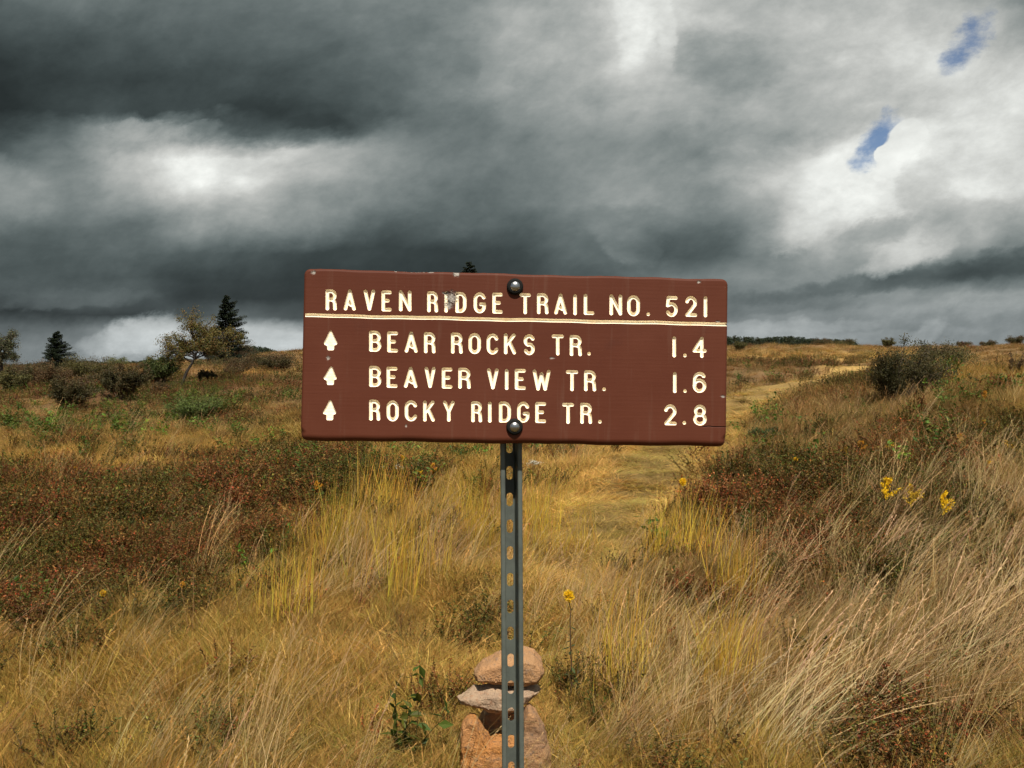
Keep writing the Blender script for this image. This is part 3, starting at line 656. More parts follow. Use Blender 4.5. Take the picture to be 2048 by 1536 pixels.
def decid(P, H, lean, label, seed, pal, crown, trunk_r, leafn, leafs, bend=None, depth=5, name='leaning_tree', bark=(.038, .032, .026)):
    """branching tree: crown = list of (centre xyz, radius xyz) lobes that steer and keep the leaves"""
    R = np.random.default_rng(seed); root = empty(name, P); tag(root, label, 'tree'); tr = MB(); cr = MB(); pal = np.array(pal); LF = []
    trunk = np.array(bend); tt = np.linspace(0, 1, len(trunk)); ts = np.linspace(0, 1, 14)
    cen = np.stack([np.interp(ts, tt, trunk[:, k]) for k in range(3)], 1); cen[1:-1] += R.normal(0, .003 * H, (12, 3)); cen[1:-1] = (cen[:-2] + cen[1:-1] * 2 + cen[2:]) / 4; cen[1:-1] = (cen[:-2] + cen[1:-1] * 2 + cen[2:]) / 4
    tube(tr, cen, trunk_r * np.linspace(1, .35, 14), bark, 8)
    lobes = [(np.array(c), np.array(r)) for c, r in crown]
    def twig(p, q, r, lev):
        d = q - p; l = np.linalg.norm(d); m = p + d * .5 + R.normal(0, .09 * l, 3); tube(tr, np.array([p, (p + m) / 2 + R.normal(0, .02 * l, 3), m, (m + q) / 2 + R.normal(0, .03 * l, 3), q]), np.linspace(r, r * .45, 5), bark, 5 if lev < 2 else 3)
        if lev >= 3: LF.append((p, q)); return
        for k in range(4 if lev < 2 else 4):
            s = R.uniform(.35, 1.0); b = p + d * s; e = b + (unit(d + R.normal(0, .75, 3) * l + np.array([.25 * l, 0, 0]))) * l * R.uniform(.28, .48); twig(b, e, r * .45, lev + 1)
    for c, r in lobes:
        for k in range(3):
            s = R.uniform(.45, 1.0); b = np.array([np.interp(s, ts, cen[:, j]) for j in range(3)])
            twig(b, c + R.normal(0, .35, 3) * r, trunk_r * .38, 1)
    for p, q in LF:
        n = R.poisson(leafn); s = R.uniform(0, 1.15, (n, 1)); C = p + (q - p) * s + rnd(R, n) * leafs * 1.2
        k = np.clip((R.normal(0, .8, n) + (C[:, 0].mean() * 7 % 1) * len(pal)).astype(int), 0, len(pal) - 1); L = R.uniform(.7, 1.3, n) * leafs
        if n: leaves(cr, C, rnd(R, n) + np.array([.5, 0, 0]), rnd(R, n) + np.array([0, 0, .7]), L, L * .5, np.clip(pal[k] * R.uniform(.6, 1.4, (n, 1)), 0, 1))
    tr.build('trunk', M_BARK, root); cr.build('crown', M_FOL, root)
# leaning windswept tree in front of the tall spruce
YT = 33; G0 = ground(362, 768); YT = G0[1] if G0 is not None else 33
P0 = stand(362, YT); q_ = lambda px, py, dy=0: (at(px, py + 8 * (py < 720), YT + dy) - P0)
decid(P0, 2.6, 0, 'windswept leaning tree with thin olive leaves in front of the tall spruce', 21,
      [(.14,.12,.028),(.16,.125,.035),(.11,.08,.022),(.18,.095,.03),(.10,.105,.026)],
      [(q_(345,694), (.30,.3,.12)), (q_(350,668,.3), (.2,.3,.2)), (q_(372,650,-.3), (.35,.4,.25)), (q_(402,640), (.4,.4,.22)), (q_(425,655,.4), (.3,.4,.3)), (q_(440,680), (.3,.4,.22)), (q_(395,675,-.5), (.3,.4,.3)),(q_(415,700,.2), (.3,.4,.15)),(q_(330,690), (.15,.3,.1)),(q_(455,668), (.2,.3,.2)), (q_(385,632,.3), (.2,.3,.1)), (q_(365,690,.2), (.2,.3,.15))],
      (.06), 34, .05, bend=[(0, 0, -.1), tuple(q_(372, 745)), tuple(q_(384, 728)), tuple(q_(393, 700)), tuple(q_(402, 665))])
YT2 = 44; P0 = stand(4, YT2); q2_ = lambda px, py, dy=0: (at(px, py, YT2 + dy) - P0)
decid(P0, 2.6, 0, 'grey green tree cut off by the left edge of the photo', 22,
      [(.08,.09,.045),(.11,.12,.06),(.06,.07,.03),(.13,.10,.05)],
      [(q2_(5,680), (.5,.5,.3)), (q2_(-20,675,.3), (.5,.5,.3)), (q2_(22,690), (.3,.4,.2)), (q2_(10,710), (.45,.5,.25)), (q2_(-25,705), (.5,.5,.3)), (q2_(30,672,.2), (.25,.3,.1)), (q2_(28,712), (.3,.3,.1)), (q2_(-5,722,-.2), (.5,.5,.2)),(q2_(10,695,-.3), (.4,.5,.2))],
      .09, 16, .07, bend=[(0, 0, -.1), tuple(q2_(2, 720)), tuple(q2_(0, 700)), tuple(q2_(3, 675))], name='broadleaf_tree')

# far woods: too many trunks to count
def far_wood(name, px0, px1, Y, topf, depth, seed, cell=.9, base_off=-3):
    R = np.random.default_rng(seed); mb = MB(); X0 = (px0 - 1024) / FPX * Y; X1 = (px1 - 1024) / FPX * Y
    n = int((X1 - X0) / cell * 8)
    for i in range(n):
        x = R.uniform(X0, X1); y = Y + R.uniform(0, depth); px = 1024 + FPX * x / y; zt = CAMZ + (HOR - topf(px)) / FPX * Y - abs(R.normal(0, .30)) * Y / 150; r = R.uniform(.5, 1.1) * cell; k = 420
        z0 = float(height(x, y)); C = rnd(R, k) * np.array([r * .75, r * .75, 0]) ; hh = R.random(k) ** .6; C[:, :2] *= (1.15 - hh * .85)[:, None]
        C = C + np.array([x, y, 0]); C[:, 2] = z0 + (zt - z0) * hh
        L = R.uniform(.5, 1.2, k) * .28 * cell
        leaves(mb, C, rnd(R, k), rnd(R, k) + [0, -.3, .8], L, L * .6, np.array([.022, .032, .014]) * R.uniform(.5, 1.7, (k, 1)) * (np.array([1.3, 1, .9]) if R.random() < .3 else 1))
    o = mb.build(name, M_NEEDLE); tag(o, kind='stuff'); return o
far_wood('far_wood', 1440, 1716, 150, lambda p: 673 + 4 * np.sin(p / 17) * .5 + (p > 1600) * (p - 1600) * .08, 10, 31)
far_wood('distant_forest', -200, 480, 200, lambda p: 728 - 12 * np.clip(p / 480, -1, 1) + 2 * np.sin(p / 31), 14, 32, 1.4)
far_wood('hill_wood', 455, 545, 150, lambda p: 690 + .0028 * (p - 490) ** 2, 8, 33)

# ------------------------------------------------------------------ goldenrod
def goldenrod(px, base, top, label, seed, kind=0, Y=None, lean=0, group='flowering goldenrods in the meadow', gold=(.88, .56, .010), small=1.0):
    R = np.random.default_rng(seed); P = stand(px, Y) if Y else ground(px, base); Yd = P[1]
    ztop = at(px, top, Yd)[2]; H = ztop - P[2]; root = empty('goldenrod', P); tag(root, label, 'wildflower', group)
    st = MB(); t = np.linspace(0, 1, 14)[:, None]; hs = max(H, .12)
    pts = np.array([1, 0, 0]) * (lean * hs * t ** 2) + np.array([0, 0, 1]) * hs * t + np.concatenate([np.cumsum(R.normal(0, .006, (14, 2)), 0), np.zeros((14, 1))], 1) * hs
    pts -= pts[0]; th = max(.0036, .5 * Yd / FPX)
    tube(st, pts, np.linspace(th, th * .5, 14), (.085, .05, .03), 5); lf = st; n = int(16 + 20 * hs); s = R.uniform(.15, .86, n); C = np.stack([np.interp(s, t[:, 0], pts[:, k]) for k in range(3)], 1); a = R.random(n) * 6.28
    D = np.stack([np.cos(a), np.sin(a), R.uniform(-.5, .6, n)], 1); L = R.uniform(.03, .075, n) * (1.25 - s)
    leaves(lf, C, D, rnd(R, n) * .2 + [0, 0, 1], L, L * .26, np.array([.055, .07, .022]) * R.uniform(.6, 1.3, (n, 1)), fold=.1); st.build('leafy_stem', M_FOL, root)
    fl = MB(); top_ = pts[-1]
    fs = max(.0065, 2.6 * Yd / FPX) * (.6 + .4 * small)
    if kind == 0:      # tight rounded head
        n = 420; u = rnd(R, n); u = unit(u) * R.random((n, 1)) ** .4; C = top_ + u * np.array([.021, .021, .025]) + np.array([0, 0, -.008])
    else:              # loose plume of side sprays
        C = []
        for k in range(11):
            a = R.random() * 6.28; s = k / 10; b = top_ - np.array([0, 0, 1]) * (.09 * (1 - s)); l = R.uniform(.035, .065) * (1.1 - s * .8); m = 60; q = R.random((m, 1))
            C.append(b + q * np.array([math.cos(a) + .35, math.sin(a), .75]) * l + rnd(R, m) * .0035)
        C.append(top_ - np.array([0, 0, 1]) * R.random((60, 1)) * .10 + rnd(R, 60) * .004); C = np.concatenate(C); n = len(C)
        C = top_ + (C - top_) * (1.3 if 5 < Yd < 9 else 1.0)
    C = top_ + (C - top_) * small
    c = np.array(gold) * R.uniform(.65, 1.15, (n, 1)) * np.array([1, 1, 1]); L = R.uniform(.7, 1.4, n) * fs
    leaves(fl, C, unit(C - top_ + [0, 0, .02]) + rnd(R, n) * .7, rnd(R, n) + [0, -.4, .8], L, L * .8, np.clip(c, 0, 1)); fl.build('flower_head', M_FOL, root)
goldenrod(1141, 1405, 1188, 'tall single goldenrod with a tight yellow head right of the post', 1, 0)
goldenrod(1385, 1085, 961, 'goldenrod with a small flat yellow head above the trail grass', 2, 0, lean=-.2)
goldenrod(1770, 1110, 960, 'leftmost and fullest plume of the three goldenrods on the right bank', 3, 1)
goldenrod(1825, 1110, 975, 'middle plume of the three goldenrods on the right bank, paler', 4, 1, gold=(.62, .40, .03))
goldenrod(1888, 1125, 990, 'right plume of the three goldenrods on the right bank', 5, 1)
SM = [(367,1225,1168,'goldenrod with a drooping head between dark heath and pale grass on the left',0),(207,1240,1185,'short goldenrod deep in the dark heath at lower left',0),
 (551,955,917,'orange goldenrod below the left corner of the sign board',1),(635,1010,965,'goldenrod in the heath left of the tall upright grass',1),(803,945,913,'goldenrod just under the sign board beside white blooms',1),
 (838,990,944,'slim goldenrod plume above the upright grass, lower of a pair',1),(866,975,930,'slim goldenrod plume above the upright grass, upper of a pair',1),(468,985,957,'faint small goldenrod at the edge of the heath',1),
 (150,960,936,'tiny goldenrod on the far side of the heath at left',1),(625,905,884,'orange bloom touching the lower left corner of the sign board',1),
 (1592,960,918,'single small goldenrod on the slope right of the trail',0),(1692,930,897,'goldenrod left of the brighter pair on the bank crest',1),(1720,925,885,'brighter goldenrod on the bank crest',1),(1778,915,883,'orange tinged goldenrod right of the brighter one on the bank crest',1),
 (1496,1010,972,'orange tinged goldenrod beside the trail grass',0),(1968,815,785,'little goldenrod high on the right bank',1),(2012,925,884,'wide goldenrod plume near the right edge of the photo',1),(1977,955,925,'dull goldenrod below the wide plume near the right edge',1),(1920,900,870,'small yellow head between the bushes and the wide plume',1),(1967,870,842,'lone orange head under the bare twiggy shrub',1)]
for i, (px, b, t_, lab, k) in enumerate(SM): goldenrod(px, b, t_, lab, 40 + i, k, gold=(.70, .42, .02) if i % 3 else (.62, .30, .03), small=.65)
# small white blooms under the board
def white_bloom(px, py, w, label, seed):
    R = np.random.default_rng(seed); P = ground(px, py + 26); Yd = P[1]; root = empty('white_wildflower', P); tag(root, label, 'wildflower', 'white wildflowers behind the sign')
    H = at(px, py, Yd)[2] - P[2]; st = MB(); W = w / FPX * Yd
    for k in range(7):
        e = np.array([R.normal(0, W * .4), R.normal(0, W * .3), H * R.uniform(.85, 1.1)]); tube(st, np.array([[0, 0, 0], e * .5 + [.01, 0, 0], e]), (.003, .002, .0015), (.08, .08, .03), 3)
        n = 26; fl = MB(); C = e + rnd(R, n) * np.array([.022, .022, .007]); leaves(fl, C, rnd(R, n) * [1, 1, .3], np.tile([0, -.3, 1.], (n, 1)), .014, .012, np.array([.55, .54, .44]) * R.uniform(.7, 1.1, (n, 1))); fl.build('flower_head', M_FOL, root)
    st.build('stem', M_BARK, root)
white_bloom(782, 936, 34, 'flat white bloom cluster under the board, left of the post', 1)
white_bloom(830, 928, 20, 'smaller white bloom right of the flat cluster', 2)
white_bloom(1064, 925, 18, 'cream white bloom tuft just right of the post top', 3)

# ------------------------------------------------------------------ trail sign
S_POS = np.array([.01011, 1.64509, 1.49889]); S_EUL = Euler((rad(-3.095), rad(1.128), rad(2.941)), 'YXZ')
S_MAT = np.array(S_EUL.to_matrix()); SW, SH = .80, .3198
def s2(px, py):
    """photo pixel -> sign face coordinates (x right, z up, metres)"""
    d = ray(px, py); o = np.array([0, 0, CAMZ]); n = S_MAT[:, 1]
    t = ((S_POS - o) @ n) / (d @ n); L = S_MAT.T @ (o + d * t - S_POS); return L[0], L[2]
def ell(cx, cy, rx, ry, a0, a1, n=14):
    a = np.radians(np.linspace(a0, a1, n)); return [(cx + rx * math.cos(t), cy + ry * math.sin(t)) for t in a]
O_ = ell(.5, .68, .5, .32, 0, 180) + ell(.5, .32, .5, .32, 180, 360) + [(1, .68)]
BOWL = [(0, 1), (.45, 1)] + ell(.5, .76, .46, .24, 80, -90) + [(0, .52)]
GLY = {
 'R': [[(0, 0), (0, 1)], BOWL, [(.5, .52)] + ell(.6, .3, .36, .2, 90, 10, 8) + [(1, 0)]],
 'A': [[(0, 0), (.5, 1), (1, 0)], [(.38, .3), (.72, .2)]],
 'V': [[(0, 1), (.5, 0), (1, 1)]], 'E': [[(1, 1), (0, 1), (0, 0), (1, 0)], [(0, .52), (.72, .52)]],
 'N': [[(0, 0), (0, 1), (1, 0), (1, 1)]], 'I': [[(.5, 0), (.5, 1)]], '1': [[(.5, 0), (.5, 1)]],
 'D': [[(0, 0), (0, 1), (.4, 1)] + ell(.45, .66, .55, .34, 80, 0) + ell(.45, .34, .55, .34, 0, -90) + [(0, 0)]],
 'G': [ell(.5, .68, .5, .32, 25, 180) + ell(.5, .32, .5, .32, 180, 345) + [(1, .42), (.62, .42)]],
 'T': [[(0, 1), (1, 1)], [(.5, 1), (.5, 0)]], 'L': [[(0, 1), (0, 0), (1, 0)]], 'O': [O_],
 '.': [[(.5, .5), (.5, .501)]],
 '5': [[(.95, 1), (.12, 1), (.04, .56)] + ell(.48, .32, .5, .32, 110, -150)],
 '2': [ell(.5, .7, .48, .3, 165, -20) + [(.05, 0), (1, 0)]],
 'B': [BOWL, [(0, 1), (0, 0)], [(0, .52), (.5, .52)] + ell(.52, .26, .48, .26, 85, -90) + [(0, 0)]],
 'C': [ell(.5, .68, .5, .32, 25, 180) + ell(.5, .32, .5, .32, 180, 335)],
 'K': [[(0, 0), (0, 1)], [(.95, 1), (.05, .42)], [(.4, .62), (1, 0)]],
 'S': [ell(.5, .74, .48, .26, 25, 250) + ell(.5, .26, .48, .26, 80, -155)],
 'Y': [[(0, 1), (.5, .5), (1, 1)], [(.5, .5), (.5, 0)]],
 'W': [[(0, 1), (.25, 0), (.5, .85), (.75, 0), (1, 1)]],
 '4': [[(.72, 0), (.72, 1), (0, .3), (1, .3)]],
 '6': [ell(.52, .7, .46, .3, 35, 180) + [(.04, .33)] + ell(.5, .31, .48, .31, 180, -180, 22)],
 '8': [ell(.5, .75, .42, .25, -90, 270, 22), ell(.5, .27, .5, .27, 90, 450, 22)],
}
za = lambda x: 590 + x / 3.938
zb = lambda x: 1020 + x / 3.939
LINES = [
 ('A', 'RAVENRIDGE', [(240,330),(383,480),(540,632),(680,762),(818,918),(1040,1128),(1178,1203),(1262,1352),(1405,1505),(1553,1637)],
  'B', 'TRAILNO.521', [(75,165),(212,305),(348,450),(498,528),(580,665),(783,885),(922,1025),(1070,1108),(1225,1325),(1378,1475),(1522,1558)], (651, 620.0, 1415, 634.8)),
 ('A', 'BEARROCK', [(583,680),(725,812),(863,967),(1015,1108),(1228,1322),(1365,1465),(1508,1605),(1645,1742)],
  'B', 'STR.1.4', [(105,198),(328,425),(470,568),(607,640),(1280,1308),(1362,1395),(1437,1550)], (738, 703.8, 1413, 716.4)),
 ('A', 'BEAVERVI', [(583,680),(720,808),(857,965),(1020,1108),(1155,1240),(1285,1385),(1512,1605),(1655,1680)],
  'B', 'EWTR.1.6', [(37,125),(178,320),(440,538),(583,680),(722,760),(1283,1315),(1360,1398),(1437,1550)], (738, 774.2, 1413, 786.6)),
 ('A', 'ROCKYRID', [(583,672),(720,818),(863,965),(1008,1102),(1165,1258),(1387,1475),(1522,1547),(1605,1702)],
  'B', 'GETR.2.8', [(55,155),(198,285),(410,505),(553,648),(692,725),(1212,1315),(1350,1398),(1443,1552)], (738, 841.6, 1413, 851.0)),
]
GR = .0034; LH = 42.3
def seg_list():
    """[(part, p, q)] strokes in sign coordinates"""
    out = []
    global WORDS
    WORDS = []; wi = -1
    for li, (_, ta, xa, _, tb, xb, (bx0, by0, bx1, by1)) in enumerate(LINES):
        last = -99
        for ch, (x0, x1), f in [(c, x, za) for c, x in zip(ta, xa)] + [(c, x, zb) for c, x in zip(tb, xb)]:
            p0, p1 = f(x0) + 3.8, f(x1) - 3.8
            if p0 - last > 27: WORDS.append(''); wi += 1
            last = p1; WORDS[wi] += ch
            if p1 < p0 + 1: p0 = p1 = (p0 + p1) / 2
            ln = lambda x: by0 + (by1 - by0) * (x - bx0) / (bx1 - bx0)
            jit = .6 * math.sin(p0 * 1.7)
            for st in GLY[ch]:
                q = []
                for gx, gy in st:
                    px = p0 + (p1 - p0) * gx; b = ln(px) - 3.8 + jit
                    py = b - gy * (LH - 7.8) if ch != '.' else b - .5
                    q.append(s2(px, py))
                out += [(wi, q[i], q[i + 1]) for i in range(len(q) - 1)]
    return out
def poly_sdf(X, Z, P):
    P = np.array(P); Q = np.roll(P, -1, 0); d = np.full(X.shape, 9.); ins = np.zeros(X.shape, bool)
    for (ax, az), (bx, bz) in zip(P, Q):
        ex, ez = bx - ax, bz - az; t = np.clip(((X - ax) * ex + (Z - az) * ez) / (ex * ex + ez * ez), 0, 1)
        d = np.minimum(d, np.hypot(X - ax - t * ex, Z - az - t * ez))
        c = (az > Z) != (bz > Z); ins ^= c & (X < ex * (Z - az) / (ez if ez else 1e-9) + ax)
    return np.where(ins, -d, d)
def build_sign():
    root = empty('trail_sign'); tag(root, 'routed brown wooden trail sign bolted to a slotted green steel post', 'trail sign')
    # ---- face grid
    c = .0007; nx = int(SW / c) + 3; nz = int(SH / c) + 3
    xs = (np.arange(nx) - (nx - 1) / 2) * c; zs = (np.arange(nz) - (nz - 1) / 2) * c
    X, Z = np.meshgrid(xs, zs, indexing='ij'); F = np.full(X.shape, 9.); D = np.zeros(X.shape); K = np.full(X.shape, -1)
    def win(x0, x1, z0, z1, pad=.006):
        return slice(max(0, int((x0 - pad - xs[0]) / c)), int((x1 + pad - xs[0]) / c) + 2), slice(max(0, int((z0 - pad - zs[0]) / c)), int((z1 + pad - zs[0]) / c) + 2)
    GXo = np.zeros(X.shape); GZo = np.zeros(X.shape)
    for li, p, q in seg_list():
        w = win(min(p[0], q[0]), max(p[0], q[0]), min(p[1], q[1]), max(p[1], q[1]))
        ex, ez = q[0] - p[0], q[1] - p[1]; x, z = X[w], Z[w]
        t = np.clip(((x - p[0]) * ex + (z - p[1]) * ez) / max(ex * ex + ez * ez, 1e-12), 0, 1)
        d = np.hypot(x - p[0] - t * ex, z - p[1] - t * ez); f = d - GR
        dep = 1.2 * np.sqrt(np.maximum((GR + .0003) ** 2 - d ** 2, 0)); b = f < F[w]
        F[w] = np.where(b, f, F[w]); D[w] = np.where(b, dep, D[w]); K[w] = np.where(b & (f < .0025), li, K[w])
    AR = [[(282,592),(290,600),(333,692),(328,706),(310,712),(308,742),(300,750),(262,750),(254,742),(252,715),(232,706),(228,692),(272,600)],
          [(285,876),(294,884),(328,968),(326,978),(308,984),(306,1015),(298,1023),(258,1023),(251,1015),(250,988),(230,980),(225,968),(274,885)],
          [(279,1140),(288,1150),(323,1242),(320,1252),(302,1258),(301,1292),(293,1301),(253,1301),(246,1292),(246,1258),(224,1252),(219,1242),(268,1150)]]
    for ai, A in enumerate(AR):
        P = [s2(za(a), 510 + b / 3.938) for a, b in A]; px = [a for a, _ in P]; pz = [b for _, b in P]
        w = win(min(px), max(px), min(pz), max(pz)); f = poly_sdf(X[w], Z[w], P)
        dep = np.minimum(-f * 1.4, .0024) + .0007 * np.sin(Z[w] * 2300) * (f < -.002) * .3
        b = f < F[w]; F[w] = np.where(b, f, F[w]); D[w] = np.where(b, dep, D[w]); K[w] = np.where(b & (f < .0025), 100 + ai, K[w])
    ax, az = s2(609, 630.5); bx, bz = s2(1456, 648.5); ax += .0; bx = .42
    t = (X - ax) / (bx - ax); zl = az + (bz - az) * t + .0004 * np.sin(X * 31) + .0003 * np.sin(X * 77); f = np.maximum(np.abs(Z - zl) - .0033, ax + .0015 - X)
    dep = np.minimum(.0045, (.0035 - np.abs(Z - zl)) * 2.2); b = f < F; D = np.where(b, dep, D); K = np.where(b & (f < .0025), 103, K); F = np.where(b, f, F)
    # board outline (rounded corners), rounded-over edge
    rc = .011; wob = .0006 * np.sin(X * 23) + .0005 * np.sin(X * 61 + 1)
    qx = np.abs(X) - SW / 2 + rc; qz = np.abs(Z) - SH / 2 + rc + wob
    B = np.hypot(np.maximum(qx, 0), np.maximum(qz, 0)) + np.minimum(np.maximum(qx, qz), 0) - rc
    rr = .0055 +   .0075 * sm(0, 1, (-Z - SH / 2 + .026) / .012); e = np.clip(B + rr, 0, rr); Yd = rr - np.sqrt(np.maximum(rr * rr - e * e, 0))
    chips = []
    def chip(px, py, rx, ry, dep=.0016, ang=0): chips.append((*s2(px, py), rx * .000945, ry * .000945, dep, ang))
    for a in [(831,542.5,22,2.2,.0013),(860,543.5,8,2,.001),(792,542,3,1.5,.001),(913,548,7,5,.002,.3),(1398,564,4,3,.0015,.6),(627,545,5,4,.0012),(1446,793,5,2.5,.001),(1104,716,5,2,.0012,.4),(903,596,11,14,.0018),(898,610,8,8,.0015),(812,852,2,3,.0008),(657,716,4,4,.001),(1436,643,5,1.6,.0012),(893,586,8,2.5,.0015)]: chip(*a)
    CH = np.zeros(X.shape)
    rs = np.random.default_rng(3); nz1 = np.sin(X * 2100 + 3 * np.sin(Z * 900)) * np.sin(Z * 1700 + 2 * np.sin(X * 1300))
    for (cx, cz, rx, rz, dp, an) in chips:
        w = win(cx - rx, cx + rx, cz - rz, cz + rz, .004); x, z = X[w] - cx, Z[w] - cz
        m = np.clip((1.0 - np.hypot(x / rx, z / rz) + .45 * nz1[w]) * 3, 0, 1); CH[w] = np.maximum(CH[w], m); Yd[w] += m * dp * (1 + .4 * nz1[w])
    # hairline crack
    cxx = s2(1405, 853); dzc = np.abs(Z - (cxx[1] - .00010 + .0003 * np.sin(X * 90))); ck = (X > cxx[0]) & (dzc < .0007); Yd += .0018 * ck
    Yd = Yd + .000012 * np.sin(Z * 900 + 2.2 * np.sin(X * 7) + .8 * np.sin(X * 19)) + .0004 * np.sin(X * 9 + 1) * np.sin(Z * 14)
    # snap vertices to the groove outline and to the board outline
    for Fs, sel in ((F, np.abs(F) < .5 * c), (B, (B > -.5 * c) & (B < 1.6 * c))):
        gx, gz = np.gradient(Fs, c); g2 = np.maximum(gx * gx + gz * gz, .25)
        X = X - np.where(sel, Fs * gx / g2, 0); Z = Z - np.where(sel, Fs * gz / g2, 0)
    on = np.abs(F) < .5 * c; inn = (F < -.5 * c) | ((F < 0) & ~on)
    Yv = Yd + np.where(inn, D, 0) + np.where(on, .0002, 0)
    idx = np.arange(nx * nz).reshape(nx, nz); q = np.stack([idx[:-1, :-1], idx[1:, :-1], idx[1:, 1:], idx[:-1, 1:]], -1).reshape(-1, 4)
    Bf = B.ravel(); q = q[~(Bf[q] > .3 * c).all(1) & ~(Bf[q] > 1.6 * c).any(1)]
    # split quads so every triangle is wholly inside or outside the groove
    innf, onf = inn.ravel(), on.ravel(); outf = ~innf & ~onf
    ai = innf[q]; ao = outf[q]; mixd = ai.any(1) & ao.any(1)
    q1 = q[mixd]; diag = onf[q1[:, 0]] & onf[q1[:, 2]]
    tA = np.concatenate([q1[diag][:, [0, 1, 2]], q1[diag][:, [0, 2, 3]], q1[~diag][:, [1, 2, 3]], q1[~diag][:, [1, 3, 0]]])
    q0 = q[~mixd]; Kf = K.ravel()
    kq = np.where(innf[q0].any(1), Kf[q0].max(1), -1); kt = np.where(innf[tA].any(1), Kf[tA].max(1), -1)
    V3 = np.stack([X.ravel(), Yv.ravel(), Z.ravel()], 1); chf = CH.ravel(); ckf = ck.ravel()
    PT = [np.sin(V3[:, 0] * 41), np.sin(V3[:, 2] * 133)]
    colr = np.tile([1., 1., 1.], (len(V3), 1)); colr[:, 0] = chf; colr[:, 1] = ckf * 1.0; colr[:, 2] = 0
    def sub(mb, qs, ts, m=0):
        for f in (qs, ts):
            if len(f):
                u, inv = np.unique(f, return_inverse=True); mb.add(V3[u], inv.reshape(f.shape)[:, ::1], colr[u], m)
    # --- materials
    global nt
    mp, p = newmat('brown_sign_paint', .5); tcn = N('ShaderNodeTexCoord').outputs['Object']
    mpn = N('ShaderNodeMapping'); nt.links.new(tcn, mpn.inputs[0]); mpn.inputs['Scale'].default_value = (3, 3, 60)
    g = NOISE(mpn.outputs[0], 3, 6, .6); b_ = NOISE(tcn, 3.5, 5, .6)
    base_ = MIX(sstep(b_, .35, .7), (.083, .0215, .0098, 1), (.100, .0290, .0145, 1)); base_ = MIX(M('MULTIPLY', sstep(g, .52, .8), .35), base_, (.074, .019, .010, 1))
    mp2 = N('ShaderNodeMapping'); nt.links.new(tcn, mp2.inputs[0]); mp2.inputs['Scale'].default_value = (40, 3, 2.5)
    drip = sstep(NOISE(mp2.outputs[0], 1.6, 5, .6), .56, .72); base_ = MIX(M('MULTIPLY', drip, .22), base_, (.14, .075, .05, 1))
    base_ = MIX(M('MULTIPLY', sstep(NOISE(tcn, 9, 6, .7), .58, .75), .25), base_, (.05, .016, .011, 1))
    fl_ = sstep(NOISE(tcn, 240, 3, .6), .70, .76); base_ = MIX(M('MULTIPLY', fl_, .35), base_, (.22, .12, .08, 1))
    sc_ = N('ShaderNodeSeparateColor'); nt.links.new(attr('col'), sc_.inputs[0])
    base_ = MIX(sc_.outputs[0], base_, MIX(NOISE(tcn, 700, 2), (.20, .16, .12, 1), (.42, .40, .36, 1))); base_ = MIX(M('MULTIPLY', sc_.outputs[1], .8), base_, (.02, .012, .01, 1))
    nt.links.new(base_, p.inputs['Base Color']); bump(p, M('ADD', g, M('MULTIPLY', NOISE(tcn, 180, 4), .4)), .22, .0012)
    p.inputs['Specular IOR Level'].default_value = .15; p.inputs['Roughness'].default_value = .6
    ml, p = newmat('cream_routed_paint', .55); tcn = N('ShaderNodeTexCoord').outputs['Object']
    sc_ = N('ShaderNodeSeparateColor'); nt.links.new(attr('col'), sc_.inputs[0])
    b2 = MIX(sstep(NOISE(tcn, 60, 5, .7), .45, .8), (.98, .87, .66, 1), (.90, .70, .42, 1)); b2 = MIX(sc_.outputs[0], b2, (.30, .29, .27, 1))
    nt.links.new(b2, p.inputs['Base Color']); bump(p, NOISE(tcn, 300, 4), .3, .0006)
    board = MB(); sub(board, q0[kq < 0], tA[kt < 0])
    # sides and back
    a = []; hw, hh = SW / 2, SH / 2
    for (sx, sz, a0) in ((1, 1, 0), (-1, 1, 90), (-1, -1, 180), (1, -1, 270)):
        for t in np.radians(np.linspace(a0, a0 + 90, 9)): a.append((sx * (hw - rc) + rc * math.cos(t), sz * (hh - rc) + rc * math.sin(t)))
    pts = []
    for i in range(len(a)):
        (x0, z0), (x1, z1) = a[i], a[(i + 1) % len(a)]; n = max(1, int(math.hypot(x1 - x0, z1 - z0) / .004))
        pts += [(x0 + (x1 - x0) * k / n, z0 + (z1 - z0) * k / n) for k in range(n)]
    pts = np.array(pts); w = .0006 * np.sin(pts[:, 0] * 23) + .0005 * np.sin(pts[:, 0] * 61 + 1); pts[:, 1] -= np.sign(pts[:, 1]) * w
    n = len(pts); TH = .045; nrm = unit(pts - np.clip(pts, [-hw + rc, -hh + rc], [hw - rc, hh - rc]) + 1e-9)
    rv = .0055 +   .0075 * sm(0, 1, (-pts[:, 1] - SH / 2 + .026) / .012); rings = [(-.0002, rv - .0008), (0, rv + .0006), (0, TH - .004 + 0 * rv), (-.004, TH + 0 * rv)]
    vv = np.concatenate([np.stack([pts[:, 0] + nrm[:, 0] * i_, y_ + np.zeros(n), pts[:, 1] + nrm[:, 1] * i_], 1) for i_, y_ in rings] + [np.array([[0, TH, 0]])])
    i = np.arange(n); j = (i + 1) % n; wc = np.tile([0., 0, 0], (len(vv), 1))
    f = np.concatenate([np.stack([k * n + i, k * n + j, (k + 1) * n + j, (k + 1) * n + i], 1) for k in range(3)])
    board.add(vv, f, wc); board.add(vv[3 * n:], np.stack([i, j, np.full(n, n)], 1), np.zeros((n + 1, 3)))
    bo = board.build('board', mp, None, smooth=True)
    holder = bo; holder.rotation_mode = 'YXZ'; holder.rotation_euler = S_EUL; holder.location = S_POS; holder.parent = root
    print('WORDS', WORDS)
    al = ['top cream arrow pointing up', 'middle cream arrow pointing up', 'bottom cream arrow pointing up', 'long cream line across the board']
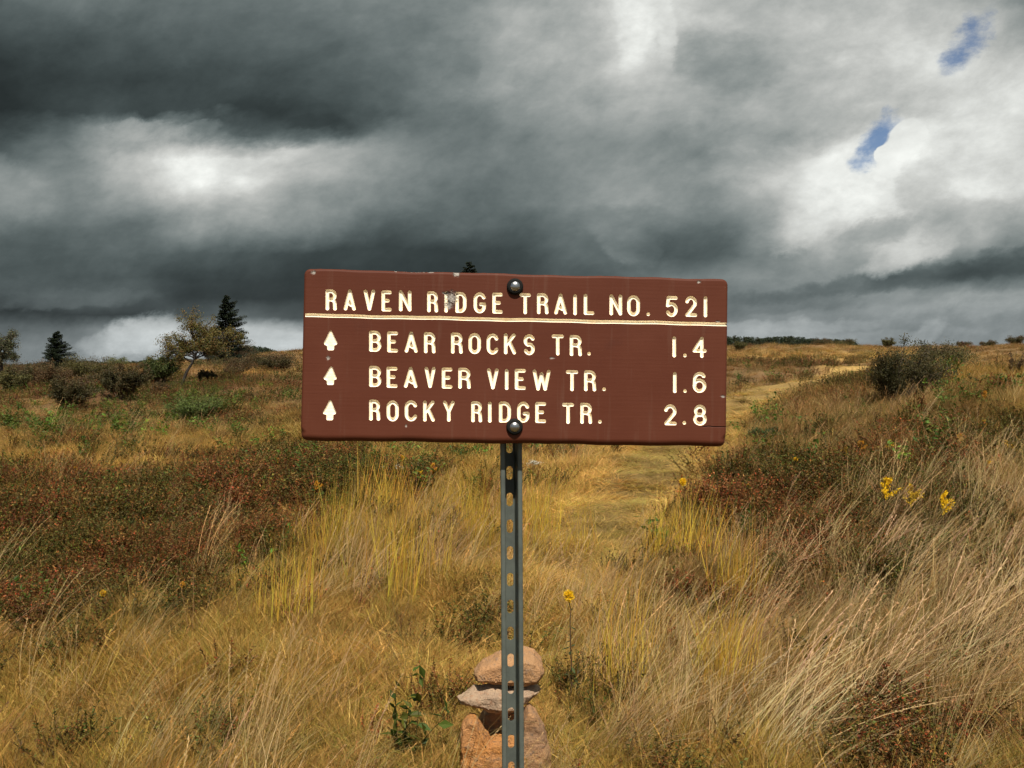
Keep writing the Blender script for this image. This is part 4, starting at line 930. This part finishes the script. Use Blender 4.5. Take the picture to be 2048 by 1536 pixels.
    lst = [(k, 'lettering', 'cream routed word ' + w_) for k, w_ in enumerate(WORDS)] + [(100 + k, 'arrow' if k < 3 else 'groove_line', al[k]) for k in range(4)]
    for k, nm_, lb in lst:
        mb = MB(); sub(mb, q0[kq == k], tA[kt == k]); o = mb.build(nm_, ml, bo, smooth=True); o['label'] = lb
    # ---- bolts and washers
    mk_, p = newmat('black_rubber_washer', .85); p.inputs['Base Color'].default_value = (.010, .010, .009, 1); p.inputs['Specular IOR Level'].default_value = .15
    mm, p = newmat('galvanised_bolt', .3); p.inputs['Metallic'].default_value = 1; tcn = N('ShaderNodeTexCoord').outputs['Object']
    nt.links.new(MIX(NOISE(tcn, 120, 4), (.25, .25, .24, 1), (.55, .55, .53, 1)), p.inputs['Base Color']); bump(p, NOISE(tcn, 400, 3), .3, .0004)
    def lathe(prof, n=40):
        mb = MB(); a_ = np.linspace(0, 6.2832, n, endpoint=False); pr = np.array(prof); k = len(pr)
        v = np.stack([pr[:, None, 0] * np.cos(a_), np.repeat(pr[:, 1:2], n, 1), pr[:, None, 0] * np.sin(a_)], -1).reshape(-1, 3)
        i = np.arange(k - 1)[:, None] * n; j = np.arange(n)[None]; j2 = (j + 1) % n
        mb.add(v, np.stack([i + j, i + j2, i + n + j2, i + n + j], -1).reshape(-1, 4), (1, 1, 1)); return mb
    for (bx_, by_) in ((1030, 573.5), (1029, 853.5)):
        x, z = s2(bx_, by_)
        wsh = lathe([(.0156, .0006), (.0154, -.0035), (.0135, -.0068), (.0112, -.0080), (.0095, -.0078), (.009, -.006)]).build('washer', mk_, bo, smooth=True); wsh.location = (x, 0, z)
        th = np.radians(np.linspace(0, 88, 10)); dome = [(.0098, -.0058)] + [(.0096 * math.cos(t), -.0072 - .0052 * math.sin(t)) for t in th]
        b2o = lathe(dome).build('bolt', mm, bo, smooth=True); b2o.location = (x, 0, z)
    # ---- post: open U channel with slots
    mpo, p = newmat('green_grey_post_paint', .5); tcn = N('ShaderNodeTexCoord').outputs['Object']
    nn = NOISE(tcn, 35, 6, .65); nt.links.new(MIX(sstep(nn, .35, .75), (.102, .116, .098, 1), (.070, .080, .068, 1)), p.inputs['Base Color'])
    p.inputs['Metallic'].default_value = .25; bump(p, NOISE(tcn, 500, 3), .35, .0005); p.inputs['Roughness'].default_value = .52
    prof = [(-.0212, .006), (-.0208, .0012), (-.0190, 0), (-.0135, 0), (-.0120, .0015), (-.0108, .040), (-.0098, .043)]
    t_ = .0026
    front = prof + [(-x, y) for x, y in prof[::-1]]
    P2 = np.array(front); tg = np.gradient(P2, axis=0); nr = unit(np.stack([-tg[:, 1], tg[:, 0]], 1)); back = P2 + nr * t_
    zt, zb_ = .085, -1.75; pit = .0524; z0 = s2(1023, 947)[1] - .0055
    mb = MB(); ww = .0098; K_ = int((zt - zb_) / pit) + 1
    k0 = math.ceil((zt - z0) / pit); zc = z0 + pit * (k0 - np.arange(int((zt - zb_) / pit) + 2)); cs, sn = .0064, .0075
    top = zc[0] + pit / 2; bot = zc[-1] - pit / 2
    # side strips (front and back faces), skipping the web
    for L_, dirn in ((P2, 1), (back, -1)):
        for s0, s1 in ((0, 7), (7, 14)):
            seg = L_[s0:s1]; m = len(seg)
            if s0 == 0: seg = seg.copy(); seg[-1, 0] = -ww
            else: seg = seg.copy(); seg[0, 0] = ww
            v = np.concatenate([np.stack([seg[:, 0], seg[:, 1], np.full(m, zz)], 1) for zz in (top, bot)]); i = np.arange(m - 1)
            f = np.stack([i, i + 1, m + i + 1, m + i], 1); mb.add(v, f[:, ::dirn], (1, 1, 1))
    for sgn in (0, -1):   # outer lips
        e0, e1 = P2[sgn], back[sgn]; v = np.array([[e0[0], e0[1], top], [e1[0], e1[1], top], [e1[0], e1[1], bot], [e0[0], e0[1], bot]]); mb.add(v, [[0, 1, 2, 3]], (1, 1, 1))
    an = np.linspace(0, 6.2832, 32, endpoint=False) + .098
    sl = np.stack([.0006 + cs * np.cos(an), np.sin(an) * cs + np.sign(np.sin(an)) * sn * .92], 1)
    u = np.stack([np.cos(an) * ww * 1.0, np.sin(an)], 1); rx = np.stack([np.cos(an), np.sin(an)], 1)
    scl_ = np.minimum(ww / np.maximum(np.abs(rx[:, 0]), 1e-6), (pit / 2) / np.maximum(np.abs(rx[:, 1]), 1e-6)); re = rx * scl_[:, None]
    # exact corners
    for cx_, cz_ in ((ww, pit / 2), (-ww, pit / 2), (-ww, -pit / 2), (ww, -pit / 2)):
        k = np.argmin(np.hypot(re[:, 0] - cx_, re[:, 1] - cz_)); re[k] = (cx_, cz_)
    i = np.arange(32); j = (i + 1) % 32
    yw = P2[6, 1]; yb = back[6, 1]
    for zz in zc:
        v = np.concatenate([np.stack([sl[:, 0], np.full(32, yw), sl[:, 1] + zz], 1), np.stack([re[:, 0], np.full(32, yw), re[:, 1] + zz], 1),
                            np.stack([sl[:, 0], np.full(32, yb), sl[:, 1] + zz], 1), np.stack([re[:, 0], np.full(32, yb), re[:, 1] + zz], 1)])
        mb.add(v, np.concatenate([np.stack([i, j, 32 + j, 32 + i], 1), np.stack([64 + i, 96 + i, 96 + j, 64 + j], 1), np.stack([i, 64 + i, 64 + j, j], 1)]), (1, 1, 1))
    po = mb.build('post', mpo, root); po.rotation_mode = 'YXZ'
    po.rotation_euler = Euler((rad(-3.3), 0, rad(6.0)), 'YXZ')
    off = S_MAT @ np.array([s2(1024.2, 716)[0], TH + .0006, 0]); po.location = S_POS + off
build_sign()

# ------------------------------------------------------------------ cairn
def rock(name, pts, mat, seed, size, disp, label, group='stones of the small cairn', keep=.35):
    Rk = np.random.default_rng(seed); bm = bmesh.new()
    for p in pts: bm.verts.new(p)
    r = bmesh.ops.convex_hull(bm, input=bm.verts)
    bmesh.ops.delete(bm, geom=list({g for g in r['geom_interior'] + r['geom_unused'] if isinstance(g, bmesh.types.BMVert)}), context='VERTS')
    bmesh.ops.bevel(bm, geom=list(bm.edges), offset=size * .035, segments=2, profile=.6, affect='EDGES', clamp_overlap=True)
    bmesh.ops.triangulate(bm, faces=bm.faces)
    for _ in range(7):
        es = [e for e in bm.edges if e.calc_length() > .007]
        if not es or len(bm.verts) > 30000: break
        bmesh.ops.subdivide_edges(bm, edges=es, cuts=1); bmesh.ops.triangulate(bm, faces=[f for f in bm.faces if len(f.verts) > 3])
    bm.normal_update()
    from mathutils import noise as mn
    off = Vector(Rk.random(3) * 50)
    for v in bm.verts:
        q = v.co
        d = mn.fractal(q * 14 + off, 1.0, 2.0, 3) * disp + mn.fractal(q * 60 + off, .9, 2.1, 4) * disp * .22
        cell = mn.cell(q * 34 + off + mn.noise_vector(q * 30) * .4) - .5
        v.co = q + v.normal * (d + cell * disp * .18)
    me = bpy.data.meshes.new(name); bm.to_mesh(me); bm.free(); me.materials.append(mat)
    me.polygons.foreach_set('use_smooth', [True] * len(me.polygons))
    o = bpy.data.objects.new(name, me); COL.objects.link(o); tag(o, label, 'stone', group); return o
def rockmat(name, c1, c2, c3):
    m, p = newmat(name, .85); tcn = N('ShaderNodeTexCoord').outputs['Object']
    a = NOISE(tcn, 9, 7, .65, .4); b = NOISE(tcn, 45, 6, .7); c = NOISE(tcn, 160, 4, .7)
    k = MIX(sstep(a, .38, .62), c1, c2); k = MIX(M('MULTIPLY', sstep(b, .52, .68), .75), k, c3); k = MIX(M('MULTIPLY', sstep(c, .55, .75), .4), k, (.10, .07, .05, 1))
    nt.links.new(k, p.inputs['Base Color']); bump(p, M('ADD', M('ADD', b, M('MULTIPLY', a, .8)), M('MULTIPLY', c, .6)), 1.0, .012); p.inputs['Specular IOR Level'].default_value = .25
    return m
m1 = rockmat('pink_sandstone', (.46, .245, .110, 1), (.40, .225, .105, 1), (.24, .17, .12, 1))
m2 = rockmat('buff_sandstone', (.46, .32, .20, 1), (.36, .25, .165, 1), (.38, .20, .11, 1))
m3 = rockmat('orange_sandstone', (.50, .215, .055, 1), (.43, .205, .075, 1), (.22, .14, .085, 1))
m4 = rockmat('speckled_sandstone', (.42, .225, .10, 1), (.33, .19, .10, 1), (.17, .13, .095, 1))
def outl(pl, Y, th, kx=.78, kz=.5, up=0):
    """solid from a silhouette: slices set apart in depth, the outer ones smaller"""
    P = np.array([at(x, y, Y) for x, y in pl]); c = P.mean(0); out = []
    for dy, a, b_ in ((-th / 2, kx, kz), (-th * .25, .95, .85), (th * .2, 1, .92), (th / 2, kx, kz)):
        q = c + (P - c) * np.array([a, 1, b_]); q[:, 1] = Y + dy; q[:, 2] += up * dy; out += [tuple(v) for v in q]
    return out
rock('cairn_stone', outl([(947,1343),(962,1323),(1000,1302),(1030,1296),(1036,1369),(985,1367),(949,1360)], 3.28, .14) + outl([(1010,1304),(1048,1293),(1070,1299),(1084,1318),(1088,1340),(1076,1366),(1050,1371),(1015,1370)], 3.28, .15), m1, 1, .2, .006, 'rounded pinkish boulder on top of the little cairn')
rock('cairn_stone', outl([(910,1394),(946,1370),(1000,1366),(1073,1369),(1083,1380),(1070,1396),(1044,1408),(1022,1427),(985,1427),(953,1413),(918,1405)], 3.26, .05, .85, .5) + [tuple(at(x, y, 3.20)) for x, y in ((918,1402),(960,1398),(1010,1405),(1060,1394),(985,1422),(1030,1420))] + [tuple(at(x, y, 3.38)) for x, y in ((952,1371),(1000,1367),(1066,1370),(1000,1376))], m2, 2, .2, .010, 'flat buff stone lying under the rounded top boulder')
rock('cairn_stone', outl([(923,1442),(937,1429),(950,1432),(958,1454),(966,1476),(990,1500),(1000,1600),(925,1600),(919,1500)], 3.2, .11, .8, .92), m3, 3, .2, .008, 'smooth orange stone standing at the left foot of the cairn')
rock('cairn_stone', outl([(950,1490),(985,1478),(1015,1482),(1045,1476),(1060,1485),(1062,1600),(950,1600)], 3.2, .10, .8, .95), m3, 8, .2, .008, 'squat orange stone low in the middle of the cairn, behind the post')
rock('cairn_stone', outl([(1044,1432),(1056,1409),(1072,1420),(1088,1448),(1099,1490),(1104,1600),(1036,1600),(1038,1470)], 3.21, .12, .78, .92), m4, 4, .2, .009, 'speckled brown stone standing at the right foot of the cairn')
rock('cairn_stone', outl([(965,1416),(1000,1408),(1045,1412),(1062,1430),(1070,1560),(960,1560),(955,1450)], 3.36, .12, .9, .95), m4, 5, .2, .008, 'dark shaded stone at the back of the cairn, beneath the flat stone')
